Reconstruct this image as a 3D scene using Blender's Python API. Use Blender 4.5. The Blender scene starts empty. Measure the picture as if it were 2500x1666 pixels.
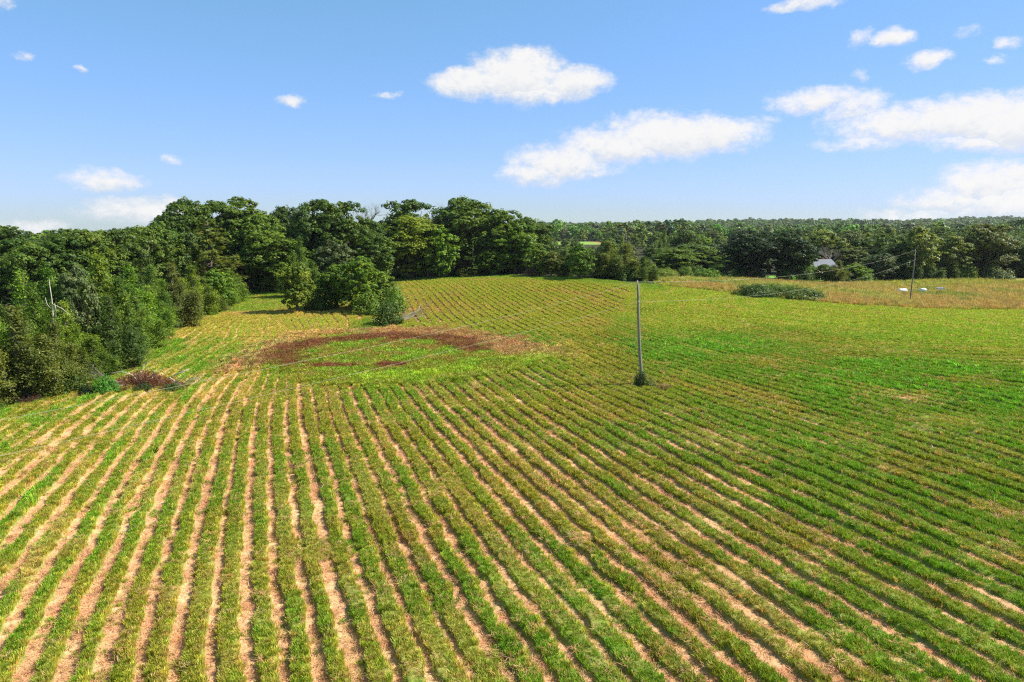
import bpy, math, random
import numpy as np
R = math.radians
SC = bpy.context.scene
COL = SC.collection

# ------------------------------------------------------------------ camera, sky, sun, exposure
CAM_Z = 14.0
cam = bpy.data.cameras.new('camera')
cam.sensor_width = 36.0
cam.lens = 24.0
cam.clip_start = 0.3
cam.clip_end = 20000
camo = bpy.data.objects.new('camera', cam)
COL.objects.link(camo)
camo.location = (0, 0, CAM_Z)
camo.rotation_euler = (R(90 - 9.56), 0, 0)
SC.camera = camo

SUN_EL = R(47)
SUN_AZ = R(85)            # clockwise from +Y: the sun stands to the right, a little beyond
world = bpy.data.worlds.new('World')
SC.world = world
world.use_nodes = True
wt = world.node_tree
wt.nodes.clear()
wn = wt.nodes.new
wl = wt.links.new


def wmath(op, a, b=None, c=None, clamp=False):
    n = wn('ShaderNodeMath')
    n.operation = op
    n.use_clamp = clamp
    for i, v in enumerate((a, b, c)):
        if v is None:
            continue
        if isinstance(v, (int, float)):
            n.inputs[i].default_value = v
        else:
            wl(v, n.inputs[i])
    return n.outputs[0]


sky = wn('ShaderNodeTexSky')
sky.sky_type = 'NISHITA'
sky.sun_disc = False
sky.sun_elevation = SUN_EL
sky.sun_rotation = SUN_AZ
sky.altitude = 0
sky.air_density = 1.0
sky.dust_density = 0.3
sky.ozone_density = 3.0
hs = wn('ShaderNodeHueSaturation')
hs.inputs['Saturation'].default_value = 1.25
hs.inputs['Value'].default_value = 1.0
wl(sky.outputs[0], hs.inputs['Color'])
bg_sky = wn('ShaderNodeBackground')
bg_sky.inputs['Strength'].default_value = 0.087
# film response of the sky: softer contrast in red and green, as the photograph's processing gives it
ss = wn('ShaderNodeSeparateColor')
sc = wn('ShaderNodeCombineColor')
wl(hs.outputs[0], ss.inputs[0])
for ch, gam, amp_ in ((0, .50, 1.36), (1, .42, 1.96), (2, .95, 1.17)):
    pw = wn('ShaderNodeMath')
    pw.operation = 'POWER'
    wl(ss.outputs[ch], pw.inputs[0])
    pw.inputs[1].default_value = gam
    ml = wn('ShaderNodeMath')
    ml.operation = 'MULTIPLY'
    wl(pw.outputs[0], ml.inputs[0])
    ml.inputs[1].default_value = amp_
    wl(ml.outputs[0], sc.inputs[ch])
wl(sc.outputs[0], bg_sky.inputs['Color'])

tc = wn('ShaderNodeTexCoord')
nrm = wn('ShaderNodeVectorMath')
nrm.operation = 'NORMALIZE'
wl(tc.outputs['Generated'], nrm.inputs[0])
sep = wn('ShaderNodeSeparateXYZ')
wl(nrm.outputs[0], sep.inputs[0])
AZ = wmath('MULTIPLY', wmath('ARCTAN2', sep.outputs[0], sep.outputs[1]), 180 / math.pi)
EL = wmath('MULTIPLY', wmath('ARCSINE', sep.outputs[2]), 180 / math.pi)


def wnoise(scale, detail, rough, off):
    m = wn('ShaderNodeMapping')
    m.inputs['Location'].default_value = off
    m.inputs['Scale'].default_value = (1, 1, 1.5)
    wl(nrm.outputs[0], m.inputs['Vector'])
    n = wn('ShaderNodeTexNoise')
    n.inputs['Scale'].default_value = scale
    n.inputs['Detail'].default_value = detail
    n.inputs['Roughness'].default_value = rough
    wl(m.outputs[0], n.inputs['Vector'])
    return n.outputs[0]


n1 = wnoise(13, 6, 0.62, (0, 0, 0))
n2 = wnoise(13, 6, 0.62, (5.2, 1.3, 7.1))
n3 = wnoise(55, 7, 0.7, (2.2, 9.3, 3.1))
AZW = wmath('ADD', AZ, wmath('MULTIPLY', wmath('SUBTRACT', n1, 0.5), 3.4))
ELW = wmath('ADD', EL, wmath('MULTIPLY', wmath('SUBTRACT', n2, 0.5), 2.2))
# the cumulus in view, then some the sky holds elsewhere: azimuth, elevation, half width, half height, weight
CLOUDS = [
    (-2.7, 11, 3.66, 1.08, 1), (0.5, 11.6, 3.3, 1.94, 1.15), (0.8, 12.9, 1.56, 0.99, 1), (4.6, 11, 2.93, 1.2, 1.05), (1.3, 10.4, 3.83, 0.83, 0.9), (-5.1, 10.7, 1.56, 0.38, 0.7),
    (-10.1, 10, 0.75, 0.29, 0.5), (13.3, 7, 5.69, 1.55, 1.15), (16.2, 7.1, 3.03, 1.22, 1), (8.9, 6.3, 4.76, 1.49, 1), (4, 5.2, 3.86, 1.42, 0.95), (1.9, 4.2, 2.66, 0.89, 0.8),
    (6.1, 4.3, 2.79, 0.55, 0.55), (10.5, 8.1, 3.02, 0.71, 0.7), (20, 7.9, 1.08, 0.31, 0.35), (23.5, 9, 3.15, 0.84, 0.85), (25.6, 8.3, 1.96, 1.19, 0.8), (28.5, 7, 3.92, 1.32, 0.95),
    (32.9, 7.1, 3.56, 1.54, 1.15), (35.5, 6.7, 2.48, 1.68, 1.2), (26.3, 5.9, 3.03, 0.55, 0.6), (33.5, 5.6, 3.3, 0.62, 0.8), (30.8, 7.9, 2.27, 0.68, 0.8), (34.2, 2.9, 2.82, 1.38, 1),
    (35.8, 3.4, 1.83, 1.01, 0.9), (32.1, 1.9, 2.74, 0.71, 0.85), (35.8, 1.6, 3.38, 1.14, 1), (29.8, 0.9, 2.89, 0.49, 0.6), (27.7, 12.7, 1.12, 0.61, 0.9), (25.7, 12.9, 0.72, 0.45, 0.5),
    (30, 11.1, 1.16, 0.47, 0.9), (32, 12.4, 0.74, 0.32, 0.4), (34.5, 11.7, 0.79, 0.39, 0.75), (33.9, 10.7, 0.57, 0.24, 0.45), (26.1, 10.4, 0.5, 0.4, 0.35), (21.9, 15.7, 2.31, 0.44, 0.8),
    (-30.3, 3.3, 1.95, 0.78, 0.85), (-25.7, 5, 0.58, 0.28, 0.6), (-28.5, 1.1, 3.14, 0.93, 0.85), (-26.2, 1.6, 1.31, 0.57, 0.7), (-35.1, -0.2, 1.98, 0.64, 0.65), (-17.2, 9.5, 0.96, 0.4, 0.75),
    (-31, 10.5, 0.51, 0.22, 0.55), (-34.4, 10.8, 0.43, 0.24, 0.55), (-35, 13.8, 0.69, 0.35, 0.55), (-60, 11, 6, 2, 1), (-78, 7, 7, 1.6, 1), (-110, 14, 7, 2, 1),
    (-140, 8, 8, 2, 1), (60, 12, 6, 2, 1), (75, 7, 6, 1.5, 1), (110, 12, 7, 2, 1), (140, 7, 9, 2, 1), (172, 13, 6, 2, 1),
    (-95, 30, 8, 4, 1), (40, 33, 7, 3, 1), (120, 36, 9, 4, 1), (-20, 42, 9, 4, 1), (170, 40, 9, 4, 1),
]
field = None
side = None
for a, e, w, h, k in CLOUDS:
    dx = wmath('MULTIPLY', wmath('SUBTRACT', AZW, a), 1 / (w * 1.3))
    dy = wmath('MULTIPLY', wmath('SUBTRACT', ELW, e), 1 / (h * 1.3))
    q = wmath('ADD', wmath('MULTIPLY', dx, dx), wmath('MULTIPLY', dy, dy))
    f = wmath('MULTIPLY', wmath('SUBTRACT', 1.0, q), k)
    if field is None:
        field, side = f, dy
    else:
        gt = wmath('GREATER_THAN', f, field)
        side = wmath('MULTIPLY_ADD', gt, wmath('SUBTRACT', dy, side), side)
        field = wmath('MAXIMUM', field, f)
field = wmath('MAXIMUM', field, -1.5)
dens = wmath('ADD', field, wmath('MULTIPLY', wmath('SUBTRACT', n3, 0.5), 1.5))
mr = wn('ShaderNodeMapRange')
mr.interpolation_type = 'SMOOTHSTEP'
wl(dens, mr.inputs['Value'])
mr.inputs['From Min'].default_value = -0.12
mr.inputs['From Max'].default_value = 0.95
alpha = wmath('MULTIPLY', mr.outputs[0], 0.97, clamp=True)
ccol = wn('ShaderNodeMixRGB')
ccol.inputs['Color1'].default_value = (.74, .79, .86, 1)
ccol.inputs['Color2'].default_value = (1.0, .985, .97, 1)
sh_ = wn('ShaderNodeMapRange')  # shading painted into the clouds: grey undersides, white tops
sh_.interpolation_type = 'SMOOTHSTEP'
wl(wmath('ADD', side, wmath('MULTIPLY', wmath('SUBTRACT', n3, 0.5), 1.6)), sh_.inputs['Value'])
sh_.inputs['From Min'].default_value = -0.75
sh_.inputs['From Max'].default_value = 0.15
wl(wmath('MULTIPLY', wmath('MULTIPLY_ADD', alpha, 0.5, 0.5), wmath('MULTIPLY_ADD', sh_.outputs[0], 0.8, 0.2)), ccol.inputs['Fac'])
bg_cloud = wn('ShaderNodeBackground')
bg_cloud.inputs['Strength'].default_value = 0.50
wl(ccol.outputs[0], bg_cloud.inputs['Color'])
mixw = wn('ShaderNodeMixShader')
wl(alpha, mixw.inputs['Fac'])
wl(bg_sky.outputs[0], mixw.inputs[1])
wl(bg_cloud.outputs[0], mixw.inputs[2])
wout = wn('ShaderNodeOutputWorld')
wl(mixw.outputs[0], wout.inputs['Surface'])

sun = bpy.data.lights.new('sun', 'SUN')
sun.energy = 4.8
sun.angle = R(0.53)
sun.color = (1.0, 0.95, 0.86)
suno = bpy.data.objects.new('sun', sun)
COL.objects.link(suno)
suno.location = (0, 0, 60)
suno.rotation_euler = (R(90) - SUN_EL, 0, -SUN_AZ + R(180))
sd = (math.sin(SUN_AZ) * math.cos(SUN_EL), math.cos(SUN_AZ) * math.cos(SUN_EL), math.sin(SUN_EL))
import mathutils
suno.rotation_euler = mathutils.Vector(sd).to_track_quat('Z', 'Y').to_euler()

SC.view_settings.view_transform = 'Standard'
SC.view_settings.look = 'None'
SC.view_settings.gamma = 1
SC.view_settings.use_curve_mapping = False
SC.view_settings.exposure = 0.95
SC.render.engine = 'CYCLES'
SC.cycles.max_bounces = 6
SC.cycles.diffuse_bounces = 3
SC.cycles.transmission_bounces = 3
SC.cycles.transparent_max_bounces = 4
SC.cycles.use_denoising = False
SC.cycles.use_adaptive_sampling = True
SC.cycles.adaptive_threshold = 0.004
SC.cycles.pixel_filter_type = 'BLACKMAN_HARRIS'
SC.cycles.filter_width = 1.2
SC.cycles.sample_clamp_indirect = 4.0

HAZE = 0.00005
random.seed(7)
RNG = np.random.default_rng(11)


# ------------------------------------------------------------------ noise
def hash2(ix, iy, seed):
    h = (ix.astype(np.int64) * 374761393 + iy.astype(np.int64) * 668265263 + seed * 974711) & 0xffffffff
    h = ((h ^ (h >> 13)) * 1274126177) & 0xffffffff
    return ((h ^ (h >> 16)) & 0xffff) / 65535.0


def vnoise(x, y, seed=0):
    ix = np.floor(x)
    iy = np.floor(y)
    fx = x - ix
    fy = y - iy
    fx = fx * fx * (3 - 2 * fx)
    fy = fy * fy * (3 - 2 * fy)
    a = hash2(ix, iy, seed)
    b = hash2(ix + 1, iy, seed)
    c = hash2(ix, iy + 1, seed)
    d = hash2(ix + 1, iy + 1, seed)
    return a + (b - a) * fx + (c - a) * fy + (a - b - c + d) * fx * fy


def fbm(x, y, scale, seed=0, octaves=3):
    x = x / scale
    y = y / scale
    s = 0
    a = 0.5
    t = 0
    for o in range(octaves):
        s = s + a * vnoise(x + 17.3 * o, y - 9.1 * o, seed + o)
        t += a
        a *= 0.5
        x = x * 2.03
        y = y * 2.03
    return s / t            # 0..1


def sstep(v, a, b):
    t = np.clip((v - a) / (b - a), 0, 1)
    return t * t * (3 - 2 * t)


def lerp(a, b, t):
    return a + (b - a) * t


# ------------------------------------------------------------------ lie of the land
def height(x, y):
    r = np.hypot(x, y)
    az = np.degrees(np.arctan2(x, np.maximum(y, 1e-3)))
    z = 3.0 * np.exp(-(((x - 12) / 48) ** 2 + ((y - 160) / 42) ** 2))
    z = z - 5.5 * np.exp(-(((x - 70) / 70) ** 2 + ((y - 320) / 75) ** 2))
    far = np.maximum(r - 210, 0)
    sl = lerp(-0.0205, 0.0002, sstep(az, -24, -4))
    z = z + sl * far * np.where(y > 0, 1, 0.1)
    z = z + sstep(r, 320, 1300) * 16 * (fbm(x, y, 380, 5, 3) - 0.5)
    z = z + 24 * np.exp(-(((x - 1650) / 520) ** 2 + ((y - 2050) / 420) ** 2))
    z = z + 9 * np.exp(-(((x - 700) / 380) ** 2 + ((y - 1700) / 300) ** 2))
    return z


def h1(x, y):
    return float(height(np.array([float(x)]), np.array([float(y)]))[0])


# curves of the mown rows: level sets of a smooth function of the ground plan (one unit = one row)
ROWS = {"A": {"co": [8.87499, 6.32472, -0.165711, 0.255974, -0.24879, -0.107799, 0.138491, -0.0300962, 23.0982, -1.17425, -0.426274, 0.592854, 0.478566, -0.492493, 0.105851, -3.54489, -0.166001, 0.684143, -0.00336048, 0.0423964, -0.0198058, -1.45747, 2.9532, -0.213362, 0.367946, -0.122419, 2.2526, -1.21751, -0.139438, 0.0469947, 0.223959, -1.53409, 0.202766, -0.48076, 0.301754, 0.178647], "c": [-1.885, 36.221], "s": [28.119, 20.928]}, "C": {"co": [5.99992, 6.60602, 0.318463, 0.732814, 11.7707, 0.709293, -0.814554, -0.0153951, -1.50319, -0.657164], "c": [-3.616, 118.44], "s": [14.654, 32.244]}, "B": {"co": [4.2245, 5.268, -0.00411395, -0.695732, 7.34665, -0.299795, -0.053589, -0.479208, -1.99809, -0.0756051], "c": [-32.391, 94.051], "s": [8.257, 15.159]}}


def rows(name, x, y):
    d = ROWS[name]
    u = (x - d['c'][0]) / d['s'][0]
    v = (y - d['c'][1]) / d['s'][1]
    n = len(d['co'])
    deg = int((math.sqrt(8 * n + 1) - 3) / 2 + .5)
    s = 0
    k = 0
    for i in range(deg + 1):
        for j in range(deg + 1 - i):
            s = s + d['co'][k] * u ** i * v ** j
            k += 1
    return s


def poly_x(y, pts):
    p = np.array(pts, float)
    return np.interp(y, p[:, 0], p[:, 1])


# left edge of the field: (y, x)
LEFT_EDGE = [(-40, -46), (30, -42), (52, -40.2), (58, -38.8), (68, -40.8), (89, -46.8), (100, -48), (110, -48), (126, -51), (145, -53), (160, -54), (200, -56)]
# far edge of the mown field: (x, y)
FAR_EDGE = [(-80, 150), (-52, 147), (-42, 158), (-25, 164), (-3, 158.5), (12, 152), (26, 141), (44, 130.6), (55.6, 120), (67.6, 114), (86, 113), (120, 116), (300, 118)]
# back of the tan meadow: (x, y)
MEADOW_BACK = [(10, 150), (26, 146), (40, 158), (58, 164), (73, 160), (100, 172), (141, 187), (300, 205)]


def seg_dist(x, y, pts):
    best = np.full(np.shape(x), 1e9)
    for (ax, ay), (bx, by) in zip(pts[:-1], pts[1:]):
        dx, dy = bx - ax, by - ay
        t = np.clip(((x - ax) * dx + (y - ay) * dy) / (dx * dx + dy * dy + 1e-9), 0, 1)
        best = np.minimum(best, np.hypot(x - ax - t * dx, y - ay - t * dy))
    return best


def blob(x, y, cx, cy, r):
    return np.exp(-(((x - cx) ** 2 + (y - cy) ** 2) / r ** 2))


C = lambda *v: np.array(v, float)
OLIVE, GREEN, BRIGHT, LIME = C(.215, .245, .020), C(.125, .260, .016), C(.120, .330, .018), C(.240, .400, .022)
YELLOW, TAN, BROWN, MAROON = C(.360, .330, .045), C(.490, .350, .110), C(.300, .170, .060), C(.165, .068, .030)
PINK, STRAW, SOIL = C(.400, .220, .130), C(.600, .355, .180), C(.390, .210, .098)


def field_maps(x, y):
    """everything the ground plan decides: row profile, zones and plant colour at x, y"""
    m = {}
    r = np.hypot(x, y)
    wob = (fbm(x, y, 6, 31) - .5)
    wob2 = (fbm(x, y, 1.3, 32, 2) - .5)
    le = poly_x(y, LEFT_EDGE) + 2.2 * (fbm(x, y, 5, 33) - .5)
    fe = poly_x(x, FAR_EDGE) + 2.0 * (fbm(x, y, 4, 34) - .5)
    mb = poly_x(x, MEADOW_BACK) + 3 * (fbm(x, y, 5, 35) - .5)
    inside = sstep(x - le, -.5, .8) * sstep(fe - y, -.5, .8)
    meadow = sstep(y - fe, -.5, .8) * sstep(mb - y, -1, 1) * sstep(x + 8 * wob, 27, 38)
    nx = (x + 11.4 + 1.2 * wob) / 15.8
    ny = (y - 75.2 + 2 * wob) / 15.6
    ring = np.hypot(nx, ny)
    circ = 1 - sstep(ring + .34 * (fbm(x, y, 3.0, 43) - .5), .86, 1.10)
    zC = sstep(y + 9 * wob, 88, 92) * (1 - sstep(x - (10 + (y - 85) * .28) + 6 * wob, -2, 3)) * sstep(x - (-19 - (y - 100) * .12) + 3 * wob, -1, 1.5)
    zB = sstep(y + 4 * wob, 82, 85) * (1 - sstep(x, -23.5, -21.5)) * (1 - sstep(y, 107, 110))
    sA = rows('A', x, y)
    sC = rows('C', np.clip(x, -40, 45), np.clip(y, 70, 172))
    sB = rows('B', np.clip(x, -48, -15), np.clip(y, 74, 118))
    jit = .16 * wob + .26 * wob2 + .12 * (fbm(x, y, .5, 45, 1) - .5)
    s = np.where(zC > .5, sC, np.where(zB > .5, sB, sA)) + jit
    u = s - np.round(s)
    aA = 1 - sstep(-sA, 12.6, 16.0) * .5
    aA = aA * lerp(1, .9, sstep(y - .25 * x, 52, 72))
    aA = aA * lerp(1, .6, sstep(y - .35 * x, 78, 100))
    aA = np.where((x < -20) & (y > 62), aA * .7, aA)
    amp = np.where(zC > .5, .85 * sstep(fe - y, 3, 10) * lerp(1, .6, sstep(y, 120, 150)), np.where(zB > .5, .8, aA))
    amp = amp * (1 - circ) * inside
    amp = amp * (1 - .5 * sstep(np.abs(zC - .5), .5, .1)) * (1 - .4 * sstep(fbm(x, y, 7, 41), .58, .75))
    wl_ = lerp(.215, .185, sstep(x - .1 * y, -10, 3))
    wl_ = wl_ * (1 - .15 * sstep(y - .4 * x, 40, 70)) * (.75 + .5 * fbm(x, y, 3, 42, 2))
    wl_ = wl_ * (.66 + .62 * hash2(np.round(s), np.zeros(x.shape), 77))
    messy = np.clip(blob(x, y, 4.5, 25, 6.5) + .6 * blob(x, y, 12, 30, 5) + .6 * blob(x, y, 1, 44, 3.5), 0, 1)
    amp = amp * (1 - .55 * messy * sstep(fbm(x, y, 2, 46, 2), .3, .6)) * (1 - .6 * sstep(fbm(x, y, 4, 47, 2), .64, .8))
    wl_ = np.where(zC > .5, .15, np.where(zB > .5, .14, wl_))
    strip = 1 - sstep(np.abs(u), wl_ - .05, wl_ + .05)          # 1 in the straw furrow
    ridge = sstep(np.abs(u), wl_ - .02, wl_ + .10)              # 1 on the grass bank
    m.update(inside=inside, meadow=meadow, circ=circ, ring=ring, nx=nx, ny=ny, zC=zC, zB=zB, sA=sA, u=u, amp=amp, w=wl_, strip=strip, ridge=ridge, r=r, le=le, fe=fe, mb=mb)
    # ---- plant colour
    g1 = fbm(x, y, 9, 51)
    g2 = fbm(x, y, 2.2, 52)
    sh = x.shape + (3,)

    def mix(c, col, t):
        return c + (np.broadcast_to(col, sh) - c) * np.clip(t, 0, 1)[..., None]
    c = np.broadcast_to(OLIVE, sh).copy()
    c = mix(c, GREEN, sstep(g1 + .35 * (g2 - .5), .40, .66) * .75)
    c = mix(c, YELLOW, sstep(fbm(x, y, 4, 53), .56, .78) * .35)
    c = mix(c, BROWN, sstep(fbm(x, y, 1.6, 54), .60, .80) * .40 * (1 - sstep(y - .4 * x, 30, 50)))
    right = sstep(x - .15 * y, -6, 14)
    c = mix(c, GREEN * C(1.0, 1.08, 1), .6 * right * sstep(g2, .2, .6))
    tx, ty = x, y
    dk = np.maximum.reduce([blob(tx, ty, 24, 80, 10), blob(tx, ty, 32, 60, 9), blob(tx, ty, 42, 52, 9), blob(tx, ty, 50, 58, 8), blob(tx, ty, 37, 66, 6), blob(tx, ty, 18, 73, 6) * .8])
    c = mix(c, GREEN * C(1.02, 1.08, 1), sstep(dk + .5 * (g2 - .5), .22, .6) * .95)
    c = mix(c, BRIGHT, sstep(dk + .9 * (g2 - .5), .62, .95) * .7)
    # coarse weed clumps standing in the rows
    wc = np.zeros(x.shape)
    for px, py in [[9.0, 27.0], [7.8, 25.4], [9.6, 27.7], [5.7, 34.4], [5.2, 35.5], [-7.6, 31.8], [-3.5, 32.6], [13.7, 28.5], [20.3, 32.0], [18.5, 24.4], [2.1, 42.2], [13.6, 35.8], [5.5, 21.4], [10.7, 23.5], [-12.8, 32.0], [18.5, 35.2]]:
        wc = np.maximum(wc, blob(x, y, px, py, .5))
    wc = sstep(wc + .5 * (fbm(x, y, .5, 68, 2) - .5), .35, .6)
    c = mix(c, C(.105, .240, .020), wc * .45)
    m['clump'] = wc
    # upper right of the field: lighter yellow green
    upr = sstep(y - .1 * x, 78, 96) * sstep(x, 8, 22)
    c = mix(c, C(.300, .370, .030), upr * .75 * sstep(g1, .25, .6))
    c = mix(c, C(.250, .400, .026), sstep(x + .35 * y, 62, 84) * .80 * sstep(y, 62, 84))
    c = mix(c, C(.30, .37, .030), sstep(y, 88, 104) * sstep(x, 18, 30) * .6)
    c = mix(c, BRIGHT, blob(tx, ty, 44.6, 66.9, 4.5) * .9)
    c = mix(c, YELLOW, .7 * (blob(tx, ty, 40, 82, 8) + blob(tx, ty, 60, 74, 9)) * .55 * sstep(g2, .3, .6))
    # hilltop rows
    c = mix(c, C(.290, .340, .030), zC * .85)
    c = mix(c, TAN * C(.8, .85, .8), zC * sstep(fbm(x, y, 5, 57), .56, .72) * .5)
    c = mix(c, C(.33, .28, .045), zC * blob(x, y, -14, 112, 8) * .9)
    c = mix(c, GREEN * 1.2, sstep(fe - y, 13, 4) * sstep(y, 100, 130) * (x < 30) * .8)
    # streaks of dry cuttings and of fresh growth lying along the rows
    run = fbm(np.where(zC > .5, sC, np.where(zB > .5, sB, sA)) * .95, y / 7.0, 1.0, 64, 3)
    lf0 = sstep(-x - .12 * y, 11, 18)
    c = mix(c, C(.52, .40, .12), sstep(run, .56, .72) * (.25 + .55 * lf0) * (1 - meadow))
    c = mix(c, BRIGHT, sstep(run, .46, .30) * (.25 + .45 * lf0) * (1 - zC))
    # left of the circle and rows by the lone tree
    lf = sstep(-x - .12 * y, 11, 18)
    c = mix(c, BRIGHT * C(1.25, .95, 1), lf * .45 * sstep(g1 + .6 * (g2 - .5), .35, .6))
    c = mix(c, C(.42, .40, .06), zB * .55)
    c = mix(c, YELLOW, blob(x, y, -33, 112, 9) * .6)
    c = mix(c, TAN, sstep(3.2 - np.abs(y - 109.6 - .15 * (x + 33)), 0, 2.5) * (x < -21) * (x > -46) * .8)
    # the ring of dock weeds
    weed = np.zeros(x.shape)
    c = mix(c, lerp(GREEN, OLIVE, .6), circ)
    c = mix(c, C(.30, .26, .06), circ * sstep(fbm(x, y, 1.2, 63), .5, .7) * .7)
    c = mix(c, BRIGHT * C(1.15, .95, 1), circ * sstep(g2 + .3 * (g1 - .5), .42, .62) * .65)
    dm = seg_dist(x, y, [(-23.2, 69), (-25, 72.7), (-24.6, 78), (-23.6, 81.4), (-17.3, 85), (-8.1, 84), (-4.5, 77)]) + 4.2 * (g2 - .5) + 3 * (fbm(x, y, 5, 59) - .5)
    dm2 = np.minimum(seg_dist(x, y, [(-19.5, 67.5), (-16.5, 67.2)]), seg_dist(x, y, [(-12.6, 67.9), (-11.5, 68)])) + 1.6 * (g2 - .5)
    dp = seg_dist(x, y, [(-16, 89.3), (-8, 87.6), (-2.5, 82), (1, 77), (2.5, 74)]) + 2.5 * (g2 - .5)
    dt = seg_dist(x, y, [(-27.2, 67), (-28.2, 74), (-28, 80.7), (-26.3, 87), (-20, 90)]) + 2.5 * (g2 - .5)
    wp = (1 - sstep(dp + 5 * (fbm(x, y, 1.6, 60) - .5), 1.6, 5.2)) * .7
    wt_ = (1 - sstep(dt + 2.5 * (fbm(x, y, 1.4, 60) - .5), .6, 3.8)) * .6
    wm = np.maximum((1 - sstep(dm + 2.5 * (fbm(x, y, 1.1, 67) - .5), .6, 3.2)) * .85, 1 - sstep(dm2, .4, 1.3))
    wi = circ * sstep(fbm(x, y, 1.5, 58) + .25 * (fbm(x, y, 5, 66) - .5), .41, .60) * sstep(ny, -.75, .0) * .6
    c = mix(c, lerp(lerp(BROWN, MAROON, .4), OLIVE, .25), wi)
    c = mix(c, PINK * (.8 + .5 * g2[..., None]), np.maximum(wp, wt_) * .85)
    c = mix(c, MAROON, wm)
    weed = np.maximum.reduce([wp, wt_, wm, wi])
    c = mix(c, LIME * .9, (blob(x, y, 3, 71, 3.6) + (1 - sstep(seg_dist(x, y, [(-13.3, 62.2), (-9.6, 62.8), (-5, 65.5)]), .8, 2.6))) * .8)
    # the tan meadow
    mt = lerp(C(.450, .350, .108), C(.42, .39, .10), sstep(fbm(x, y, 10, 61), .4, .62)[..., None])
    mt = lerp(mt, C(.22, .30, .05), (sstep(fbm(x, y, 7, 62), .60, .74) * .8)[..., None])
    mt = lerp(mt, C(.46, .32, .11), (sstep(y - fe, 16, 3) * .6)[..., None])
    mt = lerp(mt, C(.36, .38, .06), (sstep(x + .2 * y, 108, 122) * sstep(y - .5 * x, 95, 112) * .55)[..., None])
    c = c + (mt - c) * meadow[..., None]
    m['plant'] = c
    m['weed'] = weed
    # thatch and bare earth showing between plants
    dry = np.clip(sstep(fbm(x, y, 1.5, 71), .55, .75) * .8 + messy * sstep(fbm(x, y, .9, 74), .35, .6) * .8, 0, 1)
    m['dry'] = dry
    st = lerp(STRAW, SOIL, (sstep(fbm(x, y, .9, 72, 2), .52, .8) * .55)[..., None])
    bare = blob(x, y, 32.2, 54.7, 1.6) + blob(x, y, 24.5, 62, .8)
    m['bare'] = np.clip(bare, 0, 1)
    st = lerp(st, np.broadcast_to(SOIL * .62, st.shape), (zC * .8)[..., None])  # hilltop furrows: shadow between the banks put into a darker soil colour
    rt = sstep(x - .1 * y, -8, 6) * .35
    st = lerp(st, np.broadcast_to(SOIL * .9, st.shape), rt[..., None])  # right-hand furrows: less straw, and bank shade put into the soil colour
    m['furrow'] = st
    return m


# ------------------------------------------------------------------ mesh helpers
def link(name, me, parent=None, mat=None):
    o = bpy.data.objects.new(name, me)
    COL.objects.link(o)
    if mat is not None:
        me.materials.append(mat)
    if parent is not None:
        o.parent = parent
    return o


def np_mesh(name, verts, faces, smooth=False):
    """faces: (n, 3) or (n, 4) array"""
    me = bpy.data.meshes.new(name)
    verts = np.asarray(verts, np.float32)
    faces = np.asarray(faces, np.int32)
    k = faces.shape[1]
    me.vertices.add(len(verts))
    me.vertices.foreach_set('co', verts.ravel())
    me.loops.add(faces.size)
    me.loops.foreach_set('vertex_index', faces.ravel())
    me.polygons.add(len(faces))
    me.polygons.foreach_set('loop_start', np.arange(0, faces.size, k, dtype=np.int32))
    me.polygons.foreach_set('loop_total', np.full(len(faces), k, np.int32))
    me.polygons.foreach_set('use_smooth', np.full(len(faces), smooth, bool))
    me.update(calc_edges=True)
    return me


def add_float(me, name, vals):
    a = me.attributes.new(name, 'FLOAT', 'POINT')
    a.data.foreach_set('value', np.asarray(vals, np.float32))


def add_color(me, name, vals):
    a = me.attributes.new(name, 'FLOAT_COLOR', 'POINT')
    v = np.ones((len(vals), 4), np.float32)
    v[:, :3] = vals
    a.data.foreach_set('color', v.ravel())


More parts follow.
